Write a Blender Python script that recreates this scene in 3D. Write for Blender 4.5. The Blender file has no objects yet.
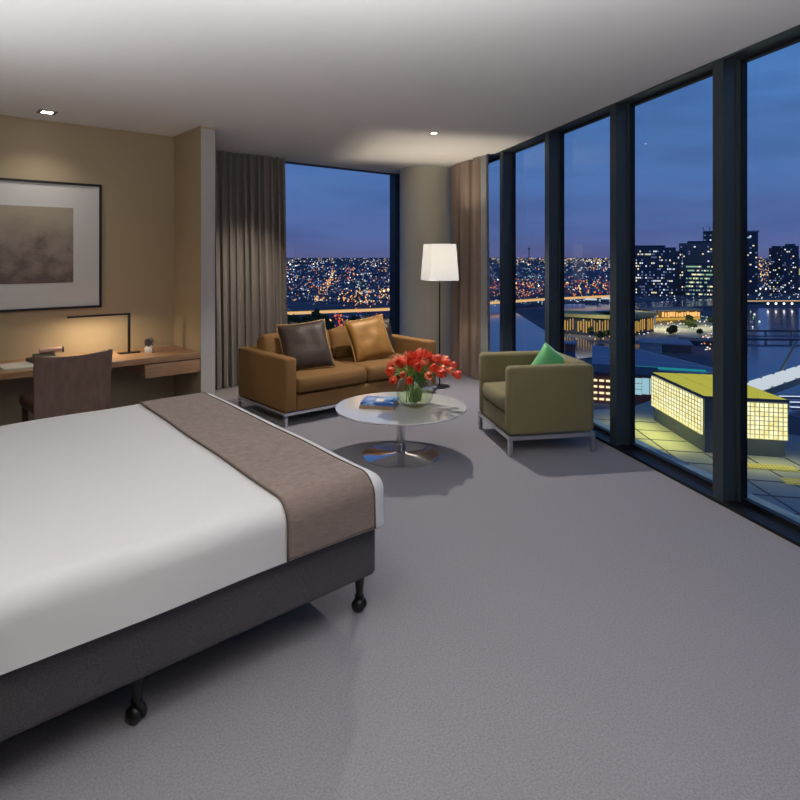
import bpy, bmesh, math, random
from mathutils import Vector, Matrix, noise
random.seed(7)
PI = math.pi
R = math.radians
scn = bpy.context.scene
COL = scn.collection
H = 1.65            # eye height
CEIL = 2.965
GZ = -70.0          # street level, far below the hotel floor

# ---------------------------------------------------------------- materials
MATS = {}
def new_mat(name):
    m = bpy.data.materials.new(name); m.use_nodes = True
    nt = m.node_tree; nt.nodes.clear()
    out = nt.nodes.new('ShaderNodeOutputMaterial')
    MATS[name] = m
    return m, nt, out

def pmat(name, col, rough=.6, metal=0, col2=None, scale=40, detail=3, bump=0, bscale=None, stretch=None,
         coat=0, sheen=0, spec=.5, trans=0, contrast=(.35, .65), sub=0):
    m, nt, out = new_mat(name)
    N, L = nt.nodes, nt.links
    p = N.new('ShaderNodeBsdfPrincipled'); L.new(p.outputs[0], out.inputs[0])
    p.inputs['Base Color'].default_value = (*col, 1)
    p.inputs['Roughness'].default_value = rough
    p.inputs['Metallic'].default_value = metal
    p.inputs['Specular IOR Level'].default_value = spec
    p.inputs['Coat Weight'].default_value = coat
    p.inputs['Coat Roughness'].default_value = .08
    p.inputs['Sheen Weight'].default_value = sheen
    p.inputs['Transmission Weight'].default_value = trans
    tc = N.new('ShaderNodeTexCoord'); mp = N.new('ShaderNodeMapping')
    L.new(tc.outputs['Object'], mp.inputs[0])
    if stretch: mp.inputs['Scale'].default_value = stretch
    if col2:
        n = N.new('ShaderNodeTexNoise'); n.inputs['Scale'].default_value = scale; n.inputs['Detail'].default_value = detail
        L.new(mp.outputs[0], n.inputs[0])
        r = N.new('ShaderNodeValToRGB')
        r.color_ramp.elements[0].position = contrast[0]; r.color_ramp.elements[1].position = contrast[1]
        r.color_ramp.elements[0].color = (*col, 1); r.color_ramp.elements[1].color = (*col2, 1)
        L.new(n.outputs[0], r.inputs[0]); L.new(r.outputs[0], p.inputs['Base Color'])
    if bump:
        n2 = N.new('ShaderNodeTexNoise'); n2.inputs['Scale'].default_value = bscale or scale; n2.inputs['Detail'].default_value = 2
        L.new(mp.outputs[0], n2.inputs[0])
        b = N.new('ShaderNodeBump'); b.inputs['Strength'].default_value = bump; b.inputs['Distance'].default_value = .004
        L.new(n2.outputs[0], b.inputs['Height']); L.new(b.outputs[0], p.inputs['Normal'])
    return m

def emat(name, col, strength, sample=False):
    m, nt, out = new_mat(name)
    e = nt.nodes.new('ShaderNodeEmission'); e.inputs[0].default_value = (*col, 1); e.inputs[1].default_value = strength
    nt.links.new(e.outputs[0], out.inputs[0])
    m.cycles.emission_sampling = 'AUTO' if sample else 'NONE'
    return m

def glass_mat(name, tint=(1, 1, 1), ior=1.45, refl=1.0):
    m, nt, out = new_mat(name)
    N, L = nt.nodes, nt.links
    t = N.new('ShaderNodeBsdfTransparent'); t.inputs[0].default_value = (*tint, 1)
    g = N.new('ShaderNodeBsdfGlossy'); g.inputs['Roughness'].default_value = 0.0
    lw = N.new('ShaderNodeLayerWeight'); lw.inputs[0].default_value = .5
    f = N.new('ShaderNodeMath'); f.operation = 'POWER'; f.inputs[1].default_value = 5; L.new(lw.outputs['Facing'], f.inputs[0])
    mu = N.new('ShaderNodeMath'); mu.operation = 'MULTIPLY_ADD'; mu.inputs[1].default_value = refl; mu.inputs[2].default_value = .04*refl
    mx = N.new('ShaderNodeMixShader')
    L.new(f.outputs[0], mu.inputs[0]); L.new(mu.outputs[0], mx.inputs[0])
    L.new(t.outputs[0], mx.inputs[1]); L.new(g.outputs[0], mx.inputs[2]); L.new(mx.outputs[0], out.inputs[0])
    return m

pmat('carpet', (.222, .213, .242), .95, col2=(.285, .275, .31), scale=120, bump=.6, bscale=260, sheen=.15, spec=.1)
pmat('ceiling_paint', (.80, .795, .785), .9, spec=.1)
pmat('tan_paint', (.40, .325, .215), .75, col2=(.41, .333, .221), scale=2, bump=.08, bscale=300, spec=.25)
pmat('grey_paint', (.46, .445, .43), .8, spec=.2)
pmat('column_paint', (.60, .575, .49), .6, bump=.06, bscale=200, spec=.3)
pmat('white_paint', (.66, .65, .62), .8, spec=.2)
pmat('frame_metal', (.045, .062, .074), .38, metal=.35, spec=.5)
pmat('sill_metal', (.008, .009, .011), .45, metal=.2, spec=.4)
glass_mat('window_glass', (.97, .985, 1), 1.45, .35)
pmat('white_linen', (.60, .60, .615), .85, bump=.15, bscale=500, spec=.15, sheen=.2)
pmat('throw_fabric', (.185, .138, .118), .85, col2=(.235, .180, .155), scale=30, stretch=(1, 1, 14), bump=.5, bscale=90, spec=.2, sheen=.2)
pmat('throw_trim', (.10, .075, .062), .8)
pmat('base_fabric', (.058, .056, .064), .9, col2=(.095, .092, .102), scale=220, bump=.5, bscale=300, spec=.15, sheen=.1)
pmat('black_plastic', (.006, .006, .007), .35)
pmat('sofa_fabric', (.205, .107, .037), .8, col2=(.255, .135, .05), scale=300, bump=.4, bscale=500, spec=.2)
pmat('sofa_shadow_fabric', (.02, .014, .009), .9)
pmat('chair_fabric', (.170, .148, .072), .85, col2=(.230, .20, .10), scale=260, bump=.4, bscale=500, spec=.2, sheen=.15)
pmat('chrome', (.78, .78, .79), .12, metal=1)
pmat('brushed_steel', (.62, .62, .63), .28, metal=1)
pmat('dark_satin', (.038, .022, .015), .5, col2=(.055, .033, .022), scale=12, bump=.15, bscale=120, sheen=.1, spec=.3)
pmat('black_satin', (.016, .012, .011), .5, bump=.1, bscale=120)
pmat('gold_satin', (.27, .125, .018), .48, col2=(.34, .16, .026), scale=10, bump=.15, bscale=140, sheen=.1, metal=.15)
pmat('gold_piping', (.40, .22, .07), .5)
pmat('green_satin', (.09, .42, .14), .4, col2=(.12, .48, .18), scale=8, bump=.12, bscale=120, sheen=.3)
pmat('table_top', (.68, .68, .67), .12, coat=.6, spec=.6)
pmat('walnut', (.30, .165, .085), .38, col2=(.42, .245, .135), scale=6, stretch=(1, 9, 9), detail=5, spec=.45, coat=.15)
pmat('walnut_drawer', (.24, .125, .062), .38, col2=(.33, .185, .10), scale=6, stretch=(1, 9, 9), detail=5, spec=.45, coat=.15)
pmat('chair_leather', (.155, .095, .072), .42, col2=(.20, .128, .098), scale=7, stretch=(4, 4, 1), bump=.3, bscale=200)
pmat('seat_leather', (.06, .028, .017), .4)
pmat('lamp_black', (.010, .010, .010), .3)
pmat('curtain_grey', (.23, .208, .195), .85, bump=.2, bscale=300, col2=(.26, .235, .22), scale=4, stretch=(8, 8, .3), sheen=.2)
pmat('curtain_dark', (.10, .092, .092), .85)
pmat('curtain_brown', (.25, .185, .150), .85, bump=.2, bscale=300, sheen=.2)
pmat('curtain_sheer', (.28, .29, .30), .85, sheen=.2)
pmat('frame_black', (.006, .006, .006), .4)
pmat('mat_board', (.60, .60, .59), .7)
pmat('tulip_red', (.78, .035, .018), .4, col2=(.90, .13, .05), scale=25, spec=.5)
pmat('tulip_orange', (.85, .16, .06), .4, col2=(.9, .30, .16), scale=25)
pmat('leaf_green', (.07, .21, .035), .45, col2=(.14, .33, .06), scale=20)
pmat('stem_green', (.22, .42, .08), .45)
pmat('book_blue', (.03, .13, .42), .3, col2=(.32, .50, .75), scale=14, contrast=(.45, .62))
pmat('paper', (.66, .64, .58), .8)
pmat('paper_green', (.58, .62, .50), .7)
pmat('tan_cover', (.34, .22, .13), .5)
pmat('dark_cover', (.03, .045, .04), .5)
pmat('pink_cover', (.55, .34, .26), .6)
pmat('white_plastic', (.7, .7, .68), .4)
pmat('clock_face', (.05, .055, .06), .3)
glass_mat('vase_glass', (.96, .98, .97), 1.45, .8)
glass_mat('water_glass', (.93, .98, .80), 1.15, .3)
emat('downlight_glow', (1, .93, .82), 14)
emat('strip_glow', (1, .78, .5), 1.2)
# art print
def art_mat():
    m, nt, out = new_mat('print_ink'); N, L = nt.nodes, nt.links
    p = N.new('ShaderNodeBsdfPrincipled'); L.new(p.outputs[0], out.inputs[0]); p.inputs['Roughness'].default_value = .7
    tc = N.new('ShaderNodeTexCoord'); sp = N.new('ShaderNodeSeparateXYZ'); L.new(tc.outputs['Object'], sp.inputs[0])
    n = N.new('ShaderNodeTexNoise'); n.inputs['Scale'].default_value = 5; n.inputs['Detail'].default_value = 8; L.new(tc.outputs['Object'], n.inputs[0])
    mp = N.new('ShaderNodeMapping'); mp.inputs['Scale'].default_value = (20, 1, 130); L.new(tc.outputs['Object'], mp.inputs[0])
    n2 = N.new('ShaderNodeTexNoise'); n2.inputs['Scale'].default_value = 1.2; n2.inputs['Detail'].default_value = 6; L.new(mp.outputs[0], n2.inputs[0])
    # value = -z*1.1 + noise
    a = N.new('ShaderNodeMath'); a.operation = 'MULTIPLY_ADD'; a.inputs[1].default_value = -.75; a.inputs[2].default_value = 0
    L.new(sp.outputs[2], a.inputs[0])
    b = N.new('ShaderNodeMath'); b.operation = 'MULTIPLY_ADD'; b.inputs[1].default_value = .9; L.new(n.outputs[0], b.inputs[0]); L.new(a.outputs[0], b.inputs[2])
    c = N.new('ShaderNodeMath'); c.operation = 'MULTIPLY_ADD'; c.inputs[1].default_value = .35; L.new(n2.outputs[0], c.inputs[0]); L.new(b.outputs[0], c.inputs[2])
    r = N.new('ShaderNodeValToRGB'); r.color_ramp.elements[0].position = .38; r.color_ramp.elements[1].position = .86
    r.color_ramp.elements[0].color = (.36, .31, .25, 1); r.color_ramp.elements[1].color = (.13, .098, .085, 1)
    e = r.color_ramp.elements.new(.62); e.color = (.29, .24, .20, 1)
    L.new(c.outputs[0], r.inputs[0]); L.new(r.outputs[0], p.inputs['Base Color'])
art_mat()
# lamp shade: fabric lit by the bulb inside
def shade_mat():
    m, nt, out = new_mat('shade_fabric'); N, L = nt.nodes, nt.links
    d = N.new('ShaderNodeBsdfDiffuse'); d.inputs[0].default_value = (.8, .78, .74, 1)
    t = N.new('ShaderNodeBsdfTranslucent'); t.inputs[0].default_value = (.85, .82, .76, 1)
    mx = N.new('ShaderNodeMixShader'); mx.inputs[0].default_value = .10
    e = N.new('ShaderNodeEmission'); e.inputs[0].default_value = (1, .97, .92, 1); e.inputs[1].default_value = .40
    ad = N.new('ShaderNodeAddShader')
    L.new(d.outputs[0], mx.inputs[1]); L.new(t.outputs[0], mx.inputs[2]); L.new(mx.outputs[0], ad.inputs[0]); L.new(e.outputs[0], ad.inputs[1])
    L.new(ad.outputs[0], out.inputs[0]); m.cycles.emission_sampling = 'NONE'
shade_mat()

# ---------------------------------------------------------------- helpers
def finish(name, bm, mat, parent=None, loc=None, rot=None, smooth=False, angle=None):
    me = bpy.data.meshes.new(name)
    bmesh.ops.recalc_face_normals(bm, faces=bm.faces[:])
    bm.to_mesh(me); bm.free()
    o = bpy.data.objects.new(name, me); COL.objects.link(o)
    if isinstance(mat, (list, tuple)):
        for m in mat: me.materials.append(MATS[m])
    else: me.materials.append(MATS[mat])
    if smooth:
        for p in me.polygons: p.use_smooth = True
        if angle is not None:
            me.set_sharp_from_angle(angle=math.radians(angle))
    if parent: o.parent = parent
    if loc: o.location = loc
    if rot: o.rotation_euler = rot
    return o
def tag(o, label, cat, group=None, kind=None):
    o['label'] = label; o['category'] = cat
    if group: o['group'] = group
    if kind: o['kind'] = kind
    return o
def struct(o):
    o['kind'] = 'structure'; return o
def thing(name, label, cat, loc=(0, 0, 0), rz=0, group=None):
    o = bpy.data.objects.new(name, None); COL.objects.link(o)
    o.empty_display_size = .1
    o.location = loc; o.rotation_euler = (0, 0, rz)
    return tag(o, label, cat, group)
def copy_tree(o, parent=None):
    c = o.copy(); COL.objects.link(c)
    if parent: c.parent = parent
    for ch in o.children: copy_tree(ch, c)
    return c
def box(bm, a, b, bevel=0, seg=2, M=None, mi=0):
    x0, y0, z0 = a; x1, y1, z1 = b
    t = bmesh.new()
    bmesh.ops.create_cube(t, size=1)
    for v in t.verts:
        v.co = Vector(((x0+x1)/2+v.co.x*(x1-x0), (y0+y1)/2+v.co.y*(y1-y0), (z0+z1)/2+v.co.z*(z1-z0)))
    if bevel: bmesh.ops.bevel(t, geom=t.edges[:], offset=bevel, segments=seg, profile=.5, affect='EDGES')
    add(bm, t, M, mi)
def add(bm, t, M=None, mi=0):
    if M is not None: bmesh.ops.transform(t, matrix=M, verts=t.verts[:])
    mp = {v: bm.verts.new(v.co) for v in t.verts}
    for f in t.faces:
        try:
            g = bm.faces.new([mp[v] for v in f.verts]); g.material_index = mi; g.smooth = f.smooth
        except ValueError: pass
    t.free()
def bx(name, a, b, mat, parent=None, bevel=0, seg=2, loc=None, rot=None):
    bm = bmesh.new(); box(bm, a, b, bevel, seg)
    return finish(name, bm, mat, parent, loc, rot, smooth=bevel > 0, angle=40)
def lathe(prof, n=48, cap=True):
    bm = bmesh.new(); rings = []
    for r, z in prof:
        if r < 1e-5: rings.append([bm.verts.new((0, 0, z))])
        else: rings.append([bm.verts.new((r*math.cos(2*PI*k/n), r*math.sin(2*PI*k/n), z)) for k in range(n)])
    for a, b in zip(rings, rings[1:]):
        for k in range(n):
            k2 = (k+1) % n
            if len(a) == 1 and len(b) == 1: continue
            if len(a) == 1: bm.faces.new((a[0], b[k], b[k2]))
            elif len(b) == 1: bm.faces.new((a[k], a[k2], b[0]))
            else: bm.faces.new((a[k], a[k2], b[k2], b[k]))
    if cap:
        for r in (rings[0], rings[-1]):
            if len(r) > 1: bm.faces.new(r)
    return bm
def tube(bm, pts, rad, n=8):
    pts = [Vector(p) for p in pts]
    rs = rad if isinstance(rad, (list, tuple)) else [rad]*len(pts)
    rings = []
    for i, p in enumerate(pts):
        d = (pts[min(i+1, len(pts)-1)]-pts[max(i-1, 0)]).normalized()
        u = d.cross(Vector((0, 0, 1))) if abs(d.z) < .9 else d.cross(Vector((1, 0, 0)))
        u.normalize(); w = d.cross(u)
        rings.append([bm.verts.new(p+(u*math.cos(2*PI*k/n)+w*math.sin(2*PI*k/n))*rs[i]) for k in range(n)])
    for a, b in zip(rings, rings[1:]):
        for k in range(n): bm.faces.new((a[k], a[(k+1) % n], b[(k+1) % n], b[k]))
    bm.faces.new(rings[0]); bm.faces.new(rings[-1])
def prism(bm, poly, z0, z1, mi=0):
    lo = [bm.verts.new((x, y, z0)) for x, y in poly]; hi = [bm.verts.new((x, y, z1)) for x, y in poly]
    fs = [bm.faces.new(lo[::-1]), bm.faces.new(hi)]
    n = len(poly)
    for i in range(n): fs.append(bm.faces.new((lo[i], lo[(i+1) % n], hi[(i+1) % n], hi[i])))
    for f in fs: f.material_index = mi
def grid_box(nx, ny, nz, a, b):
    """box surface with a fine grid (for cushions)"""
    bm = bmesh.new(); V = {}
    def v(i, j, k):
        if (i, j, k) not in V:
            V[i, j, k] = bm.verts.new((a[0]+(b[0]-a[0])*i/nx, a[1]+(b[1]-a[1])*j/ny, a[2]+(b[2]-a[2])*k/nz))
        return V[i, j, k]
    for i in range(nx):
        for j in range(ny):
            for k in (0, nz): bm.faces.new((v(i, j, k), v(i+1, j, k), v(i+1, j+1, k), v(i, j+1, k)))
    for i in range(nx):
        for k in range(nz):
            for j in (0, ny): bm.faces.new((v(i, j, k), v(i+1, j, k), v(i+1, j, k+1), v(i, j, k+1)))
    for j in range(ny):
        for k in range(nz):
            for i in (0, nx): bm.faces.new((v(i, j, k), v(i, j+1, k), v(i, j+1, k+1), v(i, j, k+1)))
    return bm
def soft_box(a, b, r, puff=0, n=(16, 16, 8), seed=0, wob=0.0):
    """cushion: rounded edges of radius r and swelling faces"""
    bm = grid_box(*n, a, b)
    a = Vector(a); b = Vector(b); c = (a+b)/2; h = (b-a)/2
    for v in bm.verts:
        p = v.co-c
        # pack more vertices near edges
        q = Vector([math.copysign(h[i]*(1-max(0, 1-abs(p[i])/h[i])**1.6), p[i]) for i in range(3)])
        inner = Vector([max(-(h[i]-r), min(h[i]-r, q[i])) for i in range(3)])
        d = q-inner
        if d.length > 1e-6: q = inner+d.normalized()*r
        u = [q[i]/h[i] for i in range(3)]
        for i in range(3):
            o = [u[j] for j in range(3) if j != i]
            if abs(u[i]) > .5:
                q[i] += math.copysign(puff*max(0, 1-o[0]**2)*max(0, 1-o[1]**2), u[i])
        if wob: q += noise.noise_vector(q*5+Vector((seed, 0, 0)))*wob
        v.co = c+q
    return bm
def pillow_bm(w, h, t, seed=0):
    """square scatter cushion standing in the XZ plane, pointed corners"""
    bm = bmesh.new(); n = 18
    def P(i, j, s):
        u = -1+2*i/n; v = -1+2*j/n
        pin = 1-.07*(1-u*u)*(abs(v)**3)-.0
        pin2 = 1-.07*(1-v*v)*(abs(u)**3)
        th = max(0, (1-u**4)*(1-v**4))**.55*t/2
        x = u*w/2*pin2; z = v*h/2*pin
        k = noise.noise(Vector((u*1.7+seed, v*1.7, s)))*.018*(1-u*u)*(1-v*v)
        return Vector((x, s*th+k*s, z))
    V = {}
    for s in (1, -1):
        for i in range(n+1):
            for j in range(n+1):
                e = i in (0, n) or j in (0, n)
                key = (i, j, 0 if e else s)
                if key not in V: V[key] = bm.verts.new(P(i, j, s))
        for i in range(n):
            for j in range(n):
                q = []
                for (a, b) in ((i, j), (i+1, j), (i+1, j+1), (i, j+1)):
                    e = a in (0, n) or b in (0, n)
                    q.append(V[(a, b, 0 if e else s)])
                bm.faces.new(q)
    edge = []
    for i in range(n): edge.append(P(i, 0, 1))
    for j in range(n): edge.append(P(n, j, 1))
    for i in range(n, 0, -1): edge.append(P(i, n, 1))
    for j in range(n, 0, -1): edge.append(P(0, j, 1))
    return bm, edge
def curtain(name, label, pts, z0, z1, mat, amp, waves, parent_props=None, thick=.006, seed=0, flare=0.0):
    """pleated curtain along a path given by pts, hung from z1 to z0"""
    bm = bmesh.new()
    P = [Vector((x, y, 0)) for x, y in pts]
    A, B = P[0], P[-1]; d = (B-A); L = d.length; d.normalize(); nrm = Vector((-d.y, d.x, 0))
    n = waves*10; rows = 14; rnd = random.Random(seed)
    ph = [rnd.uniform(-.5, .5) for _ in range(waves+2)]; am = [rnd.uniform(.55, 1.2) for _ in range(waves+2)]
    G = []
    for r in range(rows+1):
        t = r/rows; z = z0+(z1-z0)*t; row = []
        for i in range(n+1):
            s = i/n; w = s*waves; k = int(min(w, waves-1)); fr = w-k
            ak = am[k]*(1-fr)+am[k+1]*fr; pk = ph[k]*(1-fr)+ph[k+1]*fr
            off = amp*ak*(.75+.35*(1-t))*math.sin(2*PI*w+pk*1.6+.25*math.sin(3*t+k))
            off += amp*.28*math.sin(4*PI*w+pk*5)
            ss = s+flare*(1-t)*s
            sx = ss*L+amp*.35*math.sin(4*PI*w+pk)
            row.append(A+d*sx+nrm*off+Vector((0, 0, z)))
        G.append(row)
    V1 = [[bm.verts.new(p) for p in row] for row in G]
    V2 = [[bm.verts.new(p+nrm*thick) for p in row] for row in G]
    for r in range(rows):
        for i in range(n):
            bm.faces.new((V1[r][i], V1[r][i+1], V1[r+1][i+1], V1[r+1][i]))
            bm.faces.new((V2[r][i], V2[r+1][i], V2[r+1][i+1], V2[r][i+1]))
    for r in range(rows):
        for i in (0, n): bm.faces.new((V1[r][i], V1[r+1][i], V2[r+1][i], V2[r][i]))
    for i in range(n):
        for r in (0, rows): bm.faces.new((V1[r][i], V1[r][i+1], V2[r][i+1], V2[r][i]))
    o = finish(name, bm, mat, smooth=True, angle=60)
    return o
def Rz(a): return Matrix.Rotation(a, 4, 'Z')
def T(x, y, z): return Matrix.Translation((x, y, z))

# ---------------------------------------------------------------- camera
YAW = math.radians(40.5)
cam = bpy.data.cameras.new('camera'); co = bpy.data.objects.new('camera', cam); COL.objects.link(co)
co.location = (0, 0, H); co.rotation_euler = (PI/2, 0, -YAW)
cam.sensor_width = 36; cam.lens = 610/800*36; cam.shift_y = -.18; cam.clip_end = 30000; cam.clip_start = .05
scn.camera = co
FW = (math.sin(YAW), math.cos(YAW)); RT = (math.cos(YAW), -math.sin(YAW))

# ---------------------------------------------------------------- room shell
WA = Vector((4.916, 2.995, 0)); WD = Vector((.454, .891, 0)).normalized(); WO = Vector((WD.y, -WD.x, 0))  # WO points outdoors
def wp(s, out=0): return WA+WD*s+WO*out
YB, YN, XL = 7.45, -1.6, -.62        # back window line, wall behind the viewer, headboard wall
def s_at_y(y, out=0): return (y-WA.y-WO.y*out)/WD.y
cR = wp(s_at_y(YB)); cN = wp(s_at_y(YN))
DY = 6.748; PX = 2.479; PX2 = 2.629; PY = 6.005
OUT = .17
eR = wp(s_at_y(YB+.2, OUT), OUT); eN = wp(s_at_y(YN-.15, OUT), OUT)
bm = bmesh.new(); prism(bm, [(XL-.15, YN-.15), (eN.x, eN.y), (eR.x, eR.y), (XL-.15, YB+.2)], -.25, 0)
struct(finish('floor', bm, 'carpet'))
bm = bmesh.new(); prism(bm, [(XL-.15, YN-.15), (eN.x, eN.y), (eR.x, eR.y), (XL-.15, YB+.2)], CEIL, CEIL+.3)
struct(finish('ceiling', bm, 'ceiling_paint'))
struct(bx('wall_left', (XL-.15, YN-.15, 0), (XL, YB+.2, CEIL), 'tan_paint'))
struct(bx('wall_near', (XL, YN-.15, 0), (cN.x, YN, CEIL), 'tan_paint'))
struct(bx('wall_desk', (XL, DY, 0), (PX, DY+.12, CEIL), 'tan_paint'))
# pier between the desk niche and the curtain: tan on its niche side, grey on its end
bm = bmesh.new(); box(bm, (PX, PY, 0), (PX2, YB+.2, CEIL))
bm.faces.ensure_lookup_table()
for f in bm.faces:
    n = f.normal; f.normal_update(); f.material_index = 0 if f.normal.x < -.5 else 1
struct(finish('wall_pier', bm, ['tan_paint', 'grey_paint']))
# shadow-gap cornice along the desk wall
bm = bmesh.new(); box(bm, (XL, DY-.012, CEIL-.02), (PX, DY, CEIL)); box(bm, (PX-.012, PY, CEIL-.02), (PX, DY, CEIL)); box(bm, (PX-.012, PY-.012, CEIL-.02), (PX2, PY, CEIL))
struct(finish('trim_1', bm, 'tan_paint'))
# left part of back wall behind curtain
struct(bx('wall_back', (PX2, YB+.06, 0), (3.3, YB+.2, CEIL), 'grey_paint'))

# windows -----------------------------------------------------------
tn = [1]
def trim(bm, mat='frame_metal'):
    tn[0] += 1
    return struct(finish(f'trim_{tn[0]}', bm, mat))
ang = math.atan2(WD.y, WD.x)
def walong(s0, s1, o0, o1, z0, z1, bevel=0):
    """box in window wall coordinates: s along, o outwards (o measured to the outside)"""
    bm = bmesh.new(); box(bm, (s0, -o1, z0), (s1, -o0, z1), bevel); 
    bmesh.ops.transform(bm, matrix=T(WA.x, WA.y, 0) @ Rz(ang), verts=bm.verts[:])
    return bm
S0 = cN and s_at_y(YN); S1 = s_at_y(YB)
step = 1.223; MW = .095
edges = [-.158+step*k for k in range(-4, 5)]      # far edge of each mullion
for s in edges:
    if s-MW > S0+.05 and s < S1-.05:
        bm = walong(s-MW, s, 0, .155, .012, CEIL)
        t = walong(s-MW-.022, s+.022, .105, .165, .012, CEIL); add(bm, t)
        trim(bm)
trim(walong(S0, S1, -.012, .17, 0, .022), 'sill_metal')
trim(walong(S0, S1, -.004, .17, CEIL-.014, CEIL), 'frame_metal')
wn = 0
bounds = [S0]+[e for e in edges if S0+.2 < e < S1-.05]+[S1]
prev = S0
for i, e in enumerate(bounds[1:]):
    s0 = prev+.005; s1 = (e-MW-.005) if e != S1 else S1
    wn += 1
    fr = bmesh.new()
    add(fr, walong(s0, s0+.028, .118, .160, .022, CEIL-.014)); add(fr, walong(s1-.028, s1, .118, .160, .022, CEIL-.014))
    add(fr, walong(s0, s1, .118, .160, .022, .050)); add(fr, walong(s0, s1, .118, .160, CEIL-.034, CEIL-.014))
    w = struct(finish(f'window_{wn}', fr, 'sill_metal'))
    finish('pane', walong(s0+.02, s1-.02, .135, .143, .04, CEIL-.025), 'window_glass', w)
    prev = e
# back window (faces Y+)
wn += 1
fr = bmesh.new(); x0, x1 = 3.3, cR.x+.02
box(fr, (x0, YB+.02, 0), (x1, YB+.14, .05)); box(fr, (x0, YB+.02, CEIL-.008), (x1, YB+.14, CEIL))
box(fr, (x0, YB+.02, 0), (x0+.06, YB+.14, CEIL)); box(fr, (6.265, YB-.0, 0), (6.355, YB+.14, CEIL))
w = struct(finish(f'window_{wn}', fr, 'frame_metal'))
bx('pane', (x0+.04, YB+.08, .03), (6.28, YB+.088, CEIL-.02), 'window_glass', w)
struct(bx('wall_corner', (6.355, YB+.02, 0), (cR.x+.2, YB+.14, CEIL), 'white_paint'))
# round column in the corner
cm = lathe([(.412, 0), (.412, CEIL)], 72)
for v in cm.verts: v.co += Vector((6.352, 6.805, 0))
struct(finish('wall_column', cm, 'column_paint', smooth=True, angle=40))

# ---------------------------------------------------------------- curtains
c = curtain('curtain', '', [(2.72, 7.27), (4.14, 7.27)], .015, CEIL-.01, 'curtain_grey', .10, 15, seed=3, flare=.035)
tag(c, 'full length grey pleated curtain hanging beside the window behind the sofa', 'curtain')
a = wp(3.64, -.20); b = wp(2.66, -.12)
c = curtain('curtain', '', [(a.x, a.y), (b.x, b.y)], .015, CEIL-.01, 'curtain_brown', .06, 8, seed=9)
tag(c, 'full length brown pleated curtain hanging beside the round corner column', 'curtain')
a = wp(2.70, -.10); b = wp(2.46, -.09)
c = curtain('sheer_curtain', '', [(a.x, a.y), (b.x, b.y)], .015, CEIL-.01, 'curtain_sheer', .03, 3, seed=4, flare=.2)
tag(c, 'narrow pale grey sheer curtain bunched at the window edge of the brown curtain', 'curtain')

# ---------------------------------------------------------------- bed
bed = thing('bed', 'wide bed with grey upholstered base on black caster legs and a white cover', 'bed', (1.743, 2.2, 0))
SK = Matrix(((1, .045, 0, 0), (.028, 1, 0, 0), (0, 0, 1, 0), (0, 0, 0, 1)))
BL, BW = 2.05, 2.12
def skew(bm): bmesh.ops.transform(bm, matrix=SK, verts=bm.verts[:]); return bm
bm = bmesh.new(); box(bm, (-BL, 0, .185), (0, BW, .45), .03, 4); finish('base', skew(bm), 'base_fabric', bed, smooth=True, angle=50)
def bedding(x0, x1, off, a, b, r, nx=70, ny=70, bottom=.425):
    """shell following the rounded top of the mattress; open below"""
    bm = bmesh.new()
    A = Vector(a); B = Vector(b)
    path = []       # over the bed in Y: (y, z) unrounded
    L1 = B.z-bottom; W = B.y-A.y; tot = 2*L1+W
    rows = []
    xs = [x0+(x1-x0)*i/nx for i in range(nx+1)]
    vs = [tot*j/(ny*2) for j in range(ny*2+1)]
    def pos(x, t):
        if t < L1: p = Vector((x, A.y, bottom+t))
        elif t < L1+W: p = Vector((x, A.y+t-L1, B.z))
        else: p = Vector((x, B.y, B.z-(t-L1-W)))
        inn = Vector((min(p.x, B.x-r), max(A.y+r, min(B.y-r, p.y)), min(B.z-r, p.z)))
        d = p-inn
        q = inn+d.normalized()*(r+off) if d.length > 1e-6 else p
        k = noise.noise(Vector((q.x*2.2, q.y*2.2, q.z*3)))
        q.z += .006*k
        if t < L1: q.y -= .010*(1+math.sin(q.x*5+1))*(1-t/L1)*.6
        return q
    for x in xs: rows.append([bm.verts.new(pos(x, t)) for t in vs])
    for i in range(nx):
        for j in range(len(vs)-1): bm.faces.new((rows[i][j], rows[i+1][j], rows[i+1][j+1], rows[i][j+1]))
    return bm, rows, pos, vs
A_, B_ = (-BL, -.035, .43), (.052, BW+.03, .655)
R_ = .085
# duvet: rounded grid box with flat open bottom closed by a face
bm = grid_box(90, 90, 12, (A_[0], A_[1], .425), B_)
for v in bm.verts:
    p = v.co.copy(); B = Vector(B_)
    inn = Vector((min(p.x, B.x-R_), max(A_[1]+R_, min(B.y-R_, p.y)), min(B.z-R_, p.z)))
    d = p-inn
    if d.length > 1e-6 and p.z > .4255 or (d.length > 1e-6): p = inn+d.normalized()*min(R_, d.length if (abs(d.x) < 1e-6 and abs(d.y) < 1e-6) else R_)
    t = max(0, (.60-p.z)/.17)
    if t > 0:
        if p.y < A_[1]+.02: p.y -= .006*(1+math.sin(p.x*5+1))*t
    p.z += .006*noise.noise(Vector((p.x*2.2, p.y*2.2, p.z*3)))
    v.co = p
finish('duvet', skew(bm), 'white_linen', bed, smooth=True, angle=60)
bm, rows, pos, vs = bedding(-.50, -.055, .010, A_, B_, R_, 24, 90, .432)
th = finish('bed_throw', skew(bm), 'throw_fabric', None, smooth=True)
th.location = (1.743, 2.2, 0)
md = th.modifiers.new('s', 'SOLIDIFY'); md.thickness = .008; md.offset = -1
tag(th, 'taupe woven bed runner laid across the foot of the white bed', 'bed runner')
bm = bmesh.new()
for xe in (-.50, -.055):
    for i in range(len(vs)-1):
        pass
    tube(bm, [pos(xe, t) for t in vs[::2]], .0045, 6)
skew(bm); finish('edge_trim', bm, 'throw_trim', th, smooth=True)
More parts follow.
